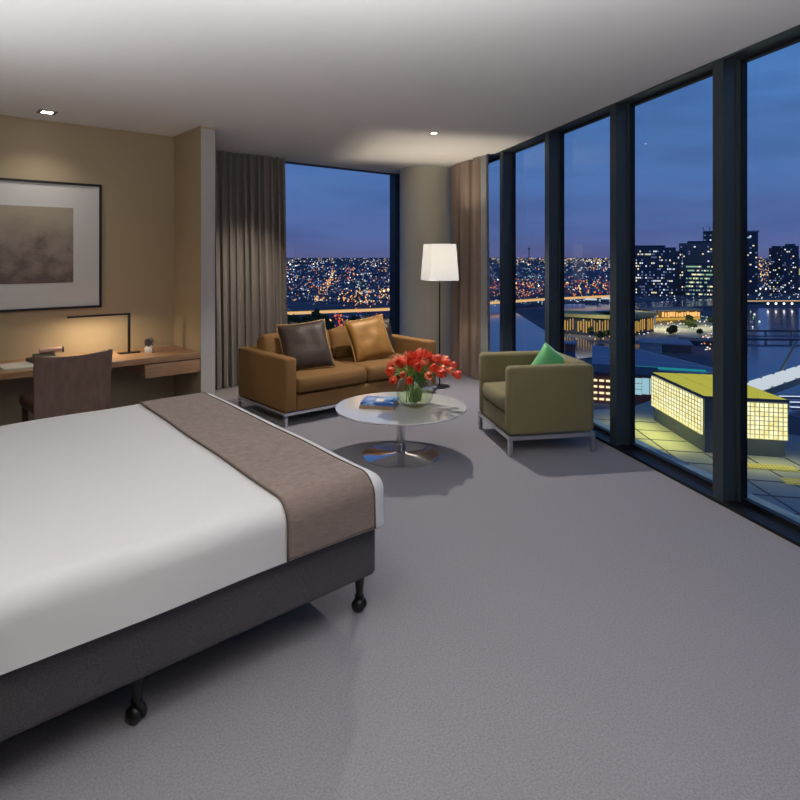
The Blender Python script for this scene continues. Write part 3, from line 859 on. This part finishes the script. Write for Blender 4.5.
dotmesh('city_lights', [
    ([(470, 258.4), (632, 264)], 420, [W, Ye, Ye, Am, W, Di], .5, 1.2, (0, 20)),
    ([(584, 261), (602, 266)], 18, [St, Ye, Am], 1.0, 1.9, (0, 20)),
    ([(516, 261), (532, 267)], 12, [St, Ye, Am], 1.0, 1.8, (0, 20)),
    ([(470, 266), (632, 300)], 380, [Di, Di, Bl, Di, Or], 1.0, 2.3, (0, 8)),
    ([(470, 264), (556, 285)], 330, [Di, Bl, W, Di, Gn], .6, 1.4, (0, 20)),
    ([(560, 264), (632, 272)], 130, [Am, Ye, Di, W], .6, 1.3, (0, 20)),
    ([(560, 270), (632, 285)], 120, [Di, Bl, Di, W], .6, 1.4, (0, 20)),
    ([(470, 284), (632, 299)], 560, [Or, Am, Am, Di, Or, Re], .8, 1.7, (0, 14)),
    ([(470, 281), (632, 294)], 26, [St, Fl, Ye], 1.2, 2.2, (0, 14)),
    ([(470, 301), (556, 305)], 70, [Gn, W, Ye, Di], .8, 1.8, (0, 4)),  # green and white reflections, put in as glowing dots
    ([(562, 299), (632, 303)], 40, [Gn, Di, W], .8, 1.6, (0, 4)),
    ([(556, 333), (632, 340)], 14, [W, Am], 1.0, 2.0, (0, 4)),
], 'band of amber and white street lights and painted water reflections seen through the narrow far panes')
dotmesh('city_lights', [
    ([(640, 296), (720, 304)], 40, [Di, Di, W], .8, 1.6, (0, 3)),
    ([(728, 258), (800, 285)], 330, [Am, Or, Ye, Di, Am], .7, 1.6, (0, 20)),
    ([(632, 288), (728, 294)], 90, [Ye, W, Am, Di], .8, 1.8, (0, 14)),
    ([(728, 286), (860, 291)], 70, [Ye, W, Am, Di], .8, 1.6, (0, 8)),
    ([(632, 312), (650, 332)], 50, [Am, Ye, Am, Gn], 1.0, 2.4, (0, 4)),
    ([(660, 319), (715, 325)], 60, [W, Ye, Ye, Gn], .9, 2.0, (0, 5)),
    ([(636, 318), (715, 336)], 90, [Ye, Di, W, Gn, Am], .8, 1.8, (0, 4)),
    ([(655, 325), (715, 334)], 36, [Ye, Gn, W, Gn], .9, 2.2, (0, 4)),
    ([(700, 336), (714, 350)], 34, [Or, W, Ye, Am], 1.0, 2.2, (0, 4)),
    ([(728, 294), (860, 300)], 60, [Di, Ye, W, Bl], .8, 1.6, (0, 5)),
    ([(728, 312), (760, 330)], 26, [W, Gn, Di], 1.0, 2.2, (0, 2)),
], 'mixed white and yellow waterfront lights seen through the wide near panes')

# regular lamps of the promenade
lp = None
for k in range(22):
    p = at(738+k*5.6, 292.2)
    if lp is None:
        lp = thing('promenade_lamp', 'small round street lamp in the even row along the far river bank', 'street lamp', p, 0, 'street lamps along the far river bank')
        bm = bmesh.new(); tube(bm, [(0, 0, 0), (0, 0, 6)], .25, 6); finish('pole', bm, 'roof_dark', lp)
        b = bmesh.new(); bmesh.ops.create_icosphere(b, subdivisions=1, radius=1.7)
        for v in b.verts: v.co.z += 7
        finish('lamp_head', b, 'lit_star', lp)
    else:
        c = copy_tree(lp); c.location = p

def facade(bm, w, h, nx, nz, prob, cols, y, rr, x0=0, z0=0, fill=(.62, .5)):
    """lit panes on a wall plane y=const of size w x h"""
    cw, ch = w/nx, h/nz
    for i in range(nx):
        for k in range(nz):
            if rr.random() < prob:
                cx, cz = x0-w/2+cw*(i+.5), z0+ch*(k+.5)
                a, b = cw*fill[0]/2, ch*fill[1]/2
                t = bmesh.new(); box(t, (cx-a, y-.15, cz-b), (cx+a, y, cz+b)); add(bm, t, None, IX[rr.choice(cols)])
def tower(label, u0, u1, vt, vb, mat, nx, nz, prob, cols, depth=28, seed=0, extra=None, twist=0.0, group=None, fill=(.62, .5), name='tower'):
    c = at((u0+u1)/2, vb); d = dist(c)
    w = (u1-u0)*d/610; h = (vb-vt)*d/610
    az = -math.atan2(c.x, c.y)+twist
    o = thing(name, label, 'building', c, az, group)
    bx('body', (-w/2, 0, 0), (w/2, depth, h), mat, o)
    rr = random.Random(seed); bm = bmesh.new()
    facade(bm, w*.96, h*.93, nx, nz, prob, cols, 0, rr, z0=h*.02, fill=fill)
    # side walls
    for s in (-1, 1):
        t = bmesh.new(); facade(t, depth*.9, h*.93, max(3, nx//2), nz, prob, cols, 0, rr, z0=h*.02)
        add2(bm, t, T(s*w/2, depth/2, 0) @ Rz(s*PI/2))
    finish('lit_windows', bm, DOT, o)
    if extra: extra(o, w, h, depth)
    return o
def add2(bm, t, M):
    bmesh.ops.transform(t, matrix=M, verts=t.verts[:])
    mp_ = {v: bm.verts.new(v.co) for v in t.verts}
    for f in t.faces:
        g_ = bm.faces.new([mp_[v] for v in f.verts]); g_.material_index = f.material_index
    t.free()
def flat_cap(o, w, h, dd): bx('plant_room', (-w*.32, dd*.2, h), (w*.30, dd*.8, h+4), 'roof_dark', o)
def crest(o, w, h, dd):
    bm = bmesh.new()
    for x, a in ((-.42, -.35), (-.1, -.2), (.18, .25), (.42, .4)):
        t = bmesh.new(); box(t, (-.7, 0, 0), (.7, dd*.6, 9)); bmesh.ops.transform(t, matrix=T(x*w, 2, h-1) @ Matrix.Rotation(a, 4, 'Y'), verts=t.verts[:]); add(bm, t)
    finish('roof_fins', bm, 'wall_lilac', o)
def cap_light(o, w, h, dd):
    bx('roof_crown', (-w*.5, -.5, h), (w*.55, dd*.7, h+2.5), 'wall_lilac', o)
    bx('crown_light', (-w*.42, -.6, h*.90), (w*.2, -.1, h*.92), 'lit_cyan', o)
tower('wide dark office slab with scattered white lit windows, left end of the tower group', 628, 674, 247.5, 295, 'tower_glass', 24, 15, .38, [W, Di, Bl, Di, Ye, Di], 30, 1, flat_cap, .12)
tower('narrow lower dark slab with few lit windows joining two office buildings', 672, 683, 251, 295, 'tower_glass', 6, 14, .32, [Di, Ye, W, Di], 26, 2, None, .1)
tower('dark tower block with flat roof rising behind the green lit office', 681, 722, 243, 294.5, 'tower_pale', 16, 20, .10, [Di, Di, W, Ye], 30, 3, flat_cap, -.05)
tower('short office block with full rows of green and yellow lit floors', 687, 716, 263, 297, 'tower_glass', 22, 8, .62, [Gn, Ye, Gn, Di, Gn], 24, 4, None, 0, fill=(.95, .38))
tower('slender tall tower topped by splayed pale roof fins', 704, 720, 231, 292.5, 'tower_glass', 6, 24, .16, [Di, W], 16, 5, crest)
tower('slender tall tower with pale curved crown beside the widest mullion', 736, 756.5, 232, 293, 'tower_glass', 8, 24, .16, [W, Di, Ye, Di], 18, 6, cap_light)
tower('dark apartment tower with sparse lit windows, left one of the pair at the right', 770, 783, 248, 293, 'tower_glass', 8, 20, .22, [W, Di, Bl, Ye], 24, 7, flat_cap)
tower('dark apartment tower with sparse lit windows, right one of the pair', 783, 797.5, 246, 294, 'tower_glass', 8, 20, .17, [W, Di, Ye, Di], 24, 8, flat_cap)
tower('dark tower just beyond the right edge of the view', 812, 832, 240, 293, 'tower_glass', 8, 20, .17, [W, Di, Ye, Di], 24, 9, None)

# broadcasting mast on the horizon
p = at(529, 264.5); d = dist(p); m_ = thing('lookout_tower', 'thin dark tower with small pod rising over the horizon lights', 'tower', p)
k_ = d/610
bm = bmesh.new(); tube(bm, [(0, 0, 0), (0, 0, 17*k_)], [.6*k_, .35*k_], 8); finish('shaft', bm, 'roof_dark', m_)
finish('pod', lathe([(0, 14.5*k_), (1.3*k_, 15.3*k_), (1.3*k_, 16*k_), (0, 16.5*k_)], 12), 'roof_dark', m_)

# low rise blocks
protos_ = []
for j in range(4):
    w_, d_, h_ = [(26, 18, 9), (40, 22, 7), (16, 16, 14), (55, 25, 11)][j]
    o = thing('low_building', 'small dark low rise block in the wide city plain', 'building', (0, 0, GZ), 0, 'low rise blocks across the city plain')
    bx('body', (-w_/2, -d_/2, 0), (w_/2, d_/2, h_), 'house_grey', o)
    bm = bmesh.new(); prism(bm, [(-w_/2-1, -d_/2-1), (w_/2+1, -d_/2-1), (w_/2+1, d_/2+1), (-w_/2-1, d_/2+1)], h_, h_+1.2)
    finish('roof', bm, ['roof_blue', 'roof_dark'][j % 2], o)
    protos_.append(o)
for i in range(150):
    o = protos_[i] if i < 4 else copy_tree(protos_[i % 4])
    if i % 2: u, v = rn.uniform(275, 398), rn.uniform(263, 303)
    else: u, v = rn.uniform(480, 628), rn.uniform(263, 295)
    p = at(u, v); o.location = p
    s = rn.uniform(.8, 1.3)*max(.8, dist(p)/2000); o.scale = (s, s, s*.8)
    o.rotation_euler = (0, 0, rn.uniform(0, 3))
# lit warehouse roofs on the far bank
for u, v, wd, lab in ((591, 300.5, 11, 'long flat building with glowing white roof on the far bank, left one of two'), (606, 299.5, 9, 'long flat building with glowing white roof on the far bank, right one of two')):
    p = at(u, v+3); k = dist(p)/610; o = thing('shed', lab, 'building', p, -math.atan2(p.x, p.y))
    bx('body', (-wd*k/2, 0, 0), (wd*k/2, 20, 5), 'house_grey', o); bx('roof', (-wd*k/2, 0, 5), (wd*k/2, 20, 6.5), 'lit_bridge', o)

# trees
def tree_proto(seed, r, h, lab, grp):
    o = thing('tree', lab, 'tree', (0, 0, GZ), 0, grp)
    bm = bmesh.new(); tube(bm, [(0, 0, 0), (.2, 0, h*.5), (0, .1, h*.8)], [.5, .4, .2], 6); finish('trunk', bm, 'trunk_brown', o)
    b = bmesh.new(); bmesh.ops.create_icosphere(b, subdivisions=3, radius=1)
    for v in b.verts:
        n_ = noise.noise(v.co*2.3+Vector((seed, 0, 0)))*.55+noise.noise(v.co*6+Vector((seed, 3, 0)))*.3
        v.co = v.co*(1+n_); v.co = Vector((v.co.x*r, v.co.y*r, h*.68+v.co.z*h*.38))
    finish('crown', b, 'tree_green', o)
    return o
tl = [tree_proto(s, 5+s*.6, 11+s, 'dark bushy tree beside the lit highway below the back window', 'trees by the highway') for s in range(3)]
for i in range(34):
    o = tl[i] if i < 3 else copy_tree(tl[i % 3])
    o.location = at(rn.uniform(286, 400), rn.uniform(322, 345)); s = rn.uniform(.55, .95); o.scale = (s, s, s); o.rotation_euler = (0, 0, rn.uniform(0, 6))
o = copy_tree(tl[2]); o.location = at(316, 331); o.scale = (.8, .8, 1.4)
tr = [tree_proto(s+4, 3.5+s*.4, 8+s, 'small dark plaza tree in front of the gold lit halls', 'trees on the waterfront plaza') for s in range(3)]
for i in range(26):
    o = tr[i] if i < 3 else copy_tree(tr[i % 3])
    u, v = (rn.uniform(590, 632), rn.uniform(334, 341)) if i % 3 == 0 else (rn.uniform(634, 714), rn.uniform(321, 336))
    o.location = at(u, v); s = rn.uniform(.6, 1.0); o.scale = (s, s, s)

# elevated highway sweeping past
hw = thing('elevated_highway', 'long elevated highway glowing cream across the city', 'road', (0, 0, 0))
line = [at(240, 316, -60), at(287, 313, -60), at(400, 308.5, -60), at(487, 303, -60), at(545, 299, -60), at(620, 295.5, -60)]
dk = bmesh.new(); rl = bmesh.new(); rd = bmesh.new()
for p, q in zip(line, line[1:]):
    d = (q-p).normalized(); n = Vector((-d.y, d.x, 0))
    if n.dot(p) > 0: n = -n
    prism(dk, [(v.x, v.y) for v in (p, q, q-n*16, p-n*16)], -62, -60)
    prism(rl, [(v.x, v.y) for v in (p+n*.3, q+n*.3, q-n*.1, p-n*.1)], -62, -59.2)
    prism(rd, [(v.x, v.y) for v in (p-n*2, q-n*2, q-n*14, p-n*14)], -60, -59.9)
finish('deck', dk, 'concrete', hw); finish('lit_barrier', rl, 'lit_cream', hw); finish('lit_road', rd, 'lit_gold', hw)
for p, q in zip(line, line[1:]):
    nn = int((q-p).length//60)
    for k in range(nn):
        c = p.lerp(q, (k+.5)/nn); bx('pier', (c.x-1.5, c.y+8, GZ), (c.x+1.5, c.y+11, -62), 'concrete', hw)

# gold lit halls
def hall(name, label, pts, z1, z0, zr, ncol, mat='lit_gold', roof='olive_roof', depth=30, back='roof_dark', colw=.45):
    o = thing(name, label, 'building', (0, 0, 0))
    P = [at(u, v, GZ) for u, v in pts]
    rf = bmesh.new(); bd = bmesh.new(); cl = bmesh.new()
    for p, q in zip(P, P[1:]):
        d = (q-p).normalized(); n = Vector((-d.y, d.x, 0))
        if n.dot(p) < 0: n = -n
        prism(rf, [(v.x, v.y) for v in (p-n*4, q-n*4, q+n*depth, p+n*depth)], z1, z1+zr)
        prism(bd, [(v.x, v.y) for v in (p, q, q+n*(depth-2), p+n*(depth-2))], GZ, z1)
        L = (q-p).length
        for k in range(ncol):
            if rn.random() < .12: continue
            c = p+d*L*(k+.5)/ncol-n*.3; w = L/ncol*colw*rn.uniform(.4, 1.1)
            hgt = (z1-1)-(GZ+z0); top = z1-1-hgt*rn.uniform(0, .25); bot = GZ+z0+hgt*rn.uniform(0, .2)
            prism(cl, [(v.x, v.y) for v in (c-d*w/2, c+d*w/2, c+d*w/2+n*.3, c-d*w/2+n*.3)], bot, top)
    finish('roof', rf, roof, o); finish('body', bd, back, o); finish('lit_columns', cl, mat, o)
    return o
hall('exhibition_hall', 'long curved hall with gold lit columns below an olive roof', [(556, 333), (585, 335), (615, 337), (634, 336), (654, 332)], -54, 2, 3, 11)
pmat('gold_wall', (.35, .22, .06), .7)
o = hall('riverside_hall', 'glowing orange glass hall with pale rounded left end on the plaza', [(656, 324), (700, 322.5)], -56.5, 6.3, 1.5, 16, 'lit_amber', 'concrete', 26, 'gold_wall', .9)
p = at(656, 324); q = at(700, 322.5); d = (q-p).normalized()
b = bmesh.new(); prism(b, [(v.x, v.y) for v in (p-Vector((0, 0, 0))-d*3, p, p+Vector((12, 14, 0)), p-d*3+Vector((12, 14, 0)))], GZ, -55); finish('end_wall', b, 'wall_lilac', o)
b = bmesh.new(); n = Vector((-d.y, d.x, 0)); n = -n if n.dot(p) > 0 else n
prism(b, [(v.x, v.y) for v in (p+n*.4, q+n*.4, q, p)], GZ+3.5, GZ+6.0); finish('lower_glazing', b, 'lit_gold', o)

# small annex and long low roofs
def block(name, label, u0, u1, vb, h, depth, wall, roof, tw=0.0):
    c = at((u0+u1)/2, vb); k = dist(c)/610; w = (u1-u0)*k
    o = thing(name, label, 'building', c, -math.atan2(c.x, c.y)+tw)
    bx('walls', (-w/2, 0, 0), (w/2, depth, h), wall, o); bx('roof', (-w/2-1, -1.5, h), (w/2+1, depth+1, h+1), roof, o)
    return o, w
block('annex', 'pale lilac windowless annex with blue roof among the dark roofs', 641, 661, 353, 7, 22, 'wall_lilac', 'roof_blue')
block('annex', 'dark low annex with wide blue roof right of the pale annex', 662, 690, 353, 6, 26, 'roof_dark', 'roof_blue', .1)
block('annex', 'dark flat roofed shed right of the waterfront plaza', 684, 724, 346, 3, 18, 'roof_dark', 'roof_dark', .1)
block('kiosk', 'tiny red lit kiosk on the quay behind the armchair', 565, 575, 352, 6, 8, 'brick_red', 'wall_lilac')
rfo = thing('terminal', 'long low building with dark blue roof and teal lit glazing', 'building', (0, 0, 0))
Q = [at(592, 346, -60), at(640, 350, -60), at(722, 371, -60), at(700, 374, -60), at(640, 369, -60), at(592, 372, -60)]
b = bmesh.new(); prism(b, [(v.x, v.y) for v in Q], -61, -60); finish('roof', b, 'roof_blue', rfo)
b = bmesh.new()
for a_, c_ in ((0, 1), (1, 2), (2, 3), (3, 4), (4, 5)): 
    p, q = Q[a_], Q[c_]; d = (q-p).normalized(); n = Vector((-d.y, d.x, 0))*.45
    prism(b, [(v.x, v.y) for v in (p-n, q-n, q+n, p+n)], -60, -59.6)
p, q = at(596, 356, -60), at(712, 368, -60); d = (q-p).normalized(); n = Vector((-d.y, d.x, 0))*.4
prism(b, [(v.x, v.y) for v in (p-n, q-n, q+n, p+n)], -60, -59.7)
finish('roof_edge', b, 'roof_line', rfo)
b = bmesh.new(); p, q = at(632, 367, -60), at(706, 371.5, -60); d = (q-p).normalized(); n = Vector((-d.y, d.x, 0))*2.2
prism(b, [(v.x, v.y) for v in (p-n, q-n, q+n, p+n)], -60, -59.5); finish('light_strip', b, 'lit_teal', rfo)  # added roof strip standing in for the lit glazing hidden below
b = bmesh.new(); C_ = sum(Q, Vector())/6
prism(b, [((v.x-C_.x)*.97+C_.x, (v.y-C_.y)*.97+C_.y) for v in Q], -66, -61.2); finish('glazing', b, 'lit_teal', rfo)
# red and cyan building beside the pavilion
o, w = block('market_building', 'red walled building with pale cyan lit glazing in front of the pavilion', 590, 655, 405, 14.5, 20, 'brick_red', 'roof_dark')
b = bmesh.new(); 
for i in range(3):
    for k in range(3): box(b, (w*(-.13+.14*i), -.3, 5.6+2.7*k), (w*(-.005+.14*i), 0, 8.0+2.7*k))
for i in range(2): box(b, (w*(.28+.11*i), -.3, 6), (w*(.38+.11*i), 0, 13.6))
finish('lit_glazing', b, 'lit_cyan', o)
b = bmesh.new()
for i in range(3):
    for k in range(4): box(b, (w*(-.44+.10*i), -.3, 1.6+3*k), (w*(-.37+.10*i), 0, 2.6+3*k))
finish('lit_windows', b, 'lit_yellow', o)

# pavilion: big glowing box
def grid_glow():
    m, nt, out = new_mat('glow_panel'); N, L = nt.nodes, nt.links
    e = N.new('ShaderNodeEmission'); L.new(e.outputs[0], out.inputs[0]); e.inputs[1].default_value = 1.25
    tc = N.new('ShaderNodeTexCoord'); n = N.new('ShaderNodeTexNoise'); n.inputs['Scale'].default_value = .5; L.new(tc.outputs['Object'], n.inputs[0])
    r = N.new('ShaderNodeValToRGB'); r.color_ramp.elements[0].color = (.80, .66, .22, 1); r.color_ramp.elements[1].color = (1, .95, .58, 1)
    r.color_ramp.elements[0].position = .3; r.color_ramp.elements[1].position = .65
    L.new(n.outputs[0], r.inputs[0]); L.new(r.outputs[0], e.inputs[0])
grid_glow()
emat('roof_glow', (.55, .52, .075), .85)
pmat('mullion_brown', (.75, .66, .30), .8)
pv = thing('pavilion', 'low boxy pavilion with glowing yellow grid walls and yellow green roof', 'building', (0, 0, 0))
zt, zb = -45, -57.2
A2 = P2.copy(); LX = (P3-P2).length; LY = (P1-P2).length
def pvp(a, b): v = A2+ex*a+ey*b; return (v.x, v.y)
b = bmesh.new(); prism(b, [pvp(.5, .5), pvp(LX-.5, .5), pvp(LX-.5, LY-.5), pvp(.5, LY-.5)], GZ, zt-.2); finish('body', b, 'roof_dark', pv)
b = bmesh.new(); prism(b, [pvp(-.3, -.3), pvp(LX+.3, -.3), pvp(LX+.3, LY), pvp(-.3, LY)], zt-.2, zt+.6); finish('roof_slab', b, 'roof_dark', pv)
b = bmesh.new()
nx_, ny_ = 3, 4
for i in range(nx_):
    for j in range(ny_):
        prism(b, [pvp(LX*(i+.03)/nx_, LY*(j+.04)/ny_), pvp(LX*(i+.97)/nx_, LY*(j+.04)/ny_), pvp(LX*(i+.97)/nx_, LY*(j+.96)/ny_), pvp(LX*(i+.03)/nx_, LY*(j+.96)/ny_)], zt+.6, zt+.75)
finish('roof_panel', b, 'roof_glow', pv)
def gwall(name, o0, dv, L, nrm, a0, a1, ncol, nrow):
    b = bmesh.new(); g2 = bmesh.new()
    s0, s1 = L*a0, L*a1
    def pt(s, o): v = A2+dv*s+nrm*o; return (v.x, v.y)
    prism(b, [pt(s0, 0), pt(s1, 0), pt(s1, .5), pt(s0, .5)], zb, zt-.5)
    for k in range(ncol+1):
        s = s0+(s1-s0)*k/ncol; prism(g2, [pt(s-.09, .5), pt(s+.09, .5), pt(s+.09, .62), pt(s-.09, .62)], zb, zt-.5)
    for k in range(nrow+1):
        z = zb+(zt-.5-zb)*k/nrow; prism(g2, [pt(s0, .5), pt(s1, .5), pt(s1, .6), pt(s0, .6)], z-.09, z+.09)
    gl = finish('glow_wall', b, 'glow_panel', pv); finish('grid', g2, 'mullion_brown', gl)
nA = -ey; nB = -ex
gwall('w', A2, ex, LX, nA, .16, .985, 15, 8)
gwall('w', A2, ey, LY, nB, .02, .98, 18, 8)
lc = A2+ey*LY*.45-ex*9  # unseen area lights added to carry the walls' glow onto the quay
l = area((lc.x, lc.y, PZ+9), (0, 0, 0), 8, LY*.9, 4500, (1, .88, .18)); l.rotation_euler = (0, 0, math.atan2(ey.y, ey.x)-PI/2)
lc = A2+ex*LX*.6-ey*9
l = area((lc.x, lc.y, PZ+9), (0, 0, 0), 8, LX, 1500, (1, .88, .3)); l.rotation_euler = (0, 0, math.atan2(ex.y, ex.x)-PI/2)
# lit floor grilles on the quay
for u, v, w2, lab in ((771, 468, 46, 'long yellow lit floor grille on the quay below the pavilion front'), (806, 483, 40, 'short yellow lit floor grille nearest to the hotel')):
    p = at(u, v, PZ); k = dist(p)/610; o = thing('floor_grille', lab, 'grille', (p.x, p.y, PZ+.12), math.atan2(ex.y, ex.x))
    bx('light_panel', (-w2*k/2, -2.2, 0), (w2*k/2, 2.2, .12), 'roof_glow', o)
    b = bmesh.new()
    for j in range(14): box(b, (-w2*k/2+w2*k*j/14, -2.3, .12), (-w2*k/2+w2*k*j/14+.3, 2.3, .3))
    for j in range(4): box(b, (-w2*k/2, -2.3+j*1.43, .12), (w2*k/2, -2.15+j*1.43, .3))
    finish('bars', b, 'mullion_brown', o)

# white footbridge with leaning mast
br = thing('footbridge', 'white panelled footbridge with olive underside and leaning mast over the river', 'bridge', (0, 0, 0))
p, q = at(738, 395, -58), at(900, 340, -58)
d = (q-p).normalized(); n = Vector((-d.y, d.x, 0)); n = -n if n.dot(p) > 0 else n
L = (q-p).length
def brp(s, o): v = p+d*s+n*o; return (v.x, v.y)
b = bmesh.new(); prism(b, [brp(0, -3), brp(L, -3), brp(L, 3), brp(0, 3)], -61.5, -58.4); finish('deck', b, 'concrete', br)
b = bmesh.new(); s = 3
while s < L-14:
    prism(b, [brp(s, -2.6), brp(s+11, -2.6), brp(s+11, 2.6), brp(s, 2.6)], -58.4, -54.8); s += 15
finish('canopy_panels', b, 'lit_bridge', br)
c1 = at(766, 398, GZ); dd = dist(c1)
k = dd/610; up = Vector((RT[0], RT[1], 0))*(797-766)*k+Vector((0, 0, (398-341)*k))
b = bmesh.new(); tube(b, [c1, c1+up], [.9, .5], 8); finish('mast', b, 'concrete', br)
# low bridges over the dark river
for (a0, a1, lab, lit) in (((728, 334), (880, 335), 'thin dark low bridge across the river, farther of two', False), ((728, 343), (880, 344), 'thin dark low bridge across the river, nearer of two', False), ((728, 304), (880, 303.5), 'wide road bridge glowing cream at the far end of the river', True)):
    p, q = at(*a0), at(*a1); o = thing('bridge', lab, 'bridge', (0, 0, 0)); d = (q-p).normalized(); n = Vector((-d.y, d.x, 0)); n = -n if n.dot(p) > 0 else n
    w = 2.5 if not lit else 14
    b = bmesh.new(); prism(b, [(v.x, v.y) for v in (p, q, q-n*w, p-n*w)], GZ+2.2, GZ+3.6); finish('deck', b, 'roof_dark' if not lit else 'concrete', o)
    if lit:
        b = bmesh.new(); prism(b, [(v.x, v.y) for v in (p-n*2, q-n*2, q-n*w*.9, p-n*w*.9)], GZ+3.6, GZ+4.1); finish('lit_road', b, 'lit_cream', o)
    for k in range(6):
        c = p.lerp(q, (k+.5)/6); bx('pier', (c.x-.8, c.y-.8, GZ), (c.x+.8, c.y+.8, GZ+2.2), 'concrete', o)
# lamps by the river whose light streaks on the water
for i, (u, v) in enumerate(((768, 308), (776, 308), (784, 308), (792, 308))):
    p = at(u, v); o = thing('quay_lamp', 'bright white lamp standing at the far end of the river', 'street lamp', p, 0, 'bright lamps at the far river end')
    b = bmesh.new(); tube(b, [(0, 0, 0), (0, 0, 5)], .3, 6); finish('pole', b, 'roof_dark', o)
    b = bmesh.new(); bmesh.ops.create_icosphere(b, subdivisions=1, radius=1.6)
    for vv in b.verts: vv.co.z += 6
    finish('lamp_head', b, 'lit_star', o)
# light trails right of the pavilion, built as glowing strips on added decks
for i, (u0, v0, u1, v1, lab) in enumerate(((779, 398, 840, 399, 'thin white light trail made as a glowing strip, farthest of three beside the pavilion'), (789, 404, 850, 405, 'thin white light trail made as a glowing strip, middle of three beside the pavilion'), (790, 409, 850, 411, 'thin white light trail made as a glowing strip, nearest of three beside the pavilion'))):
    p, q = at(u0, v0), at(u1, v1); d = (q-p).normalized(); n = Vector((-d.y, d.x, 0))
    o = thing('light_trail', lab, 'light_trail', (0, 0, 0))
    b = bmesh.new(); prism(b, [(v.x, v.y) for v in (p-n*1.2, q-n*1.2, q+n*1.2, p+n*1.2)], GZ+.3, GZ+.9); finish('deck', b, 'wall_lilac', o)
    b = bmesh.new(); prism(b, [(v.x, v.y) for v in (p-n*.5, q-n*.5, q+n*.3, p+n*.3)], GZ+.9, GZ+1.1); finish('light_strip', b, 'lit_white', o)  # emissive strip imitates the streak of boat lights


# ---------------------------------------------------------------- dusk sky
w = bpy.data.worlds.new('dusk'); scn.world = w; w.use_nodes = True
nt = w.node_tree; nt.nodes.clear(); N, L = nt.nodes, nt.links
out = N.new('ShaderNodeOutputWorld'); bg = N.new('ShaderNodeBackground'); L.new(bg.outputs[0], out.inputs[0])
tc = N.new('ShaderNodeTexCoord'); sp = N.new('ShaderNodeSeparateXYZ'); L.new(tc.outputs['Generated'], sp.inputs[0])
rp = N.new('ShaderNodeValToRGB'); L.new(sp.outputs[2], rp.inputs[0])
el = rp.color_ramp.elements
el[0].position = 0; el[0].color = (.120, .145, .33, 1)
el[1].position = 1; el[1].color = (.03, .07, .20, 1)
for p, c_ in ((.035, (.095, .150, .37, 1)), (.10, (.085, .170, .42, 1)), (.22, (.078, .205, .49, 1)), (.42, (.065, .18, .46, 1))):
    e = el.new(p); e.color = c_
mp = N.new('ShaderNodeMapping'); mp.inputs['Scale'].default_value = (1.6, 1.6, 9); L.new(tc.outputs['Generated'], mp.inputs[0])
nz = N.new('ShaderNodeTexNoise'); nz.inputs['Scale'].default_value = 1.7; nz.inputs['Detail'].default_value = 6; nz.inputs['Roughness'].default_value = .55; L.new(mp.outputs[0], nz.inputs[0])
r2 = N.new('ShaderNodeValToRGB'); r2.color_ramp.elements[0].position = .40; r2.color_ramp.elements[1].position = .66
r2.color_ramp.elements[0].color = (0, 0, 0, 1); r2.color_ramp.elements[1].color = (1, 1, 1, 1); L.new(nz.outputs[0], r2.inputs[0])
mx = N.new('ShaderNodeMix'); mx.data_type = 'RGBA'; mx.blend_type = 'MULTIPLY'; mx.inputs[7].default_value = (.74, .71, .75, 1)
L.new(r2.outputs[0], mx.inputs[0]); L.new(rp.outputs[0], mx.inputs[6]); L.new(mx.outputs[2], bg.inputs[0])
bg.inputs[1].default_value = 1.0

scn.view_settings.view_transform = 'Standard'; scn.view_settings.look = 'None'
scn.view_settings.exposure = 0; scn.view_settings.gamma = 1; scn.view_settings.use_curve_mapping = False
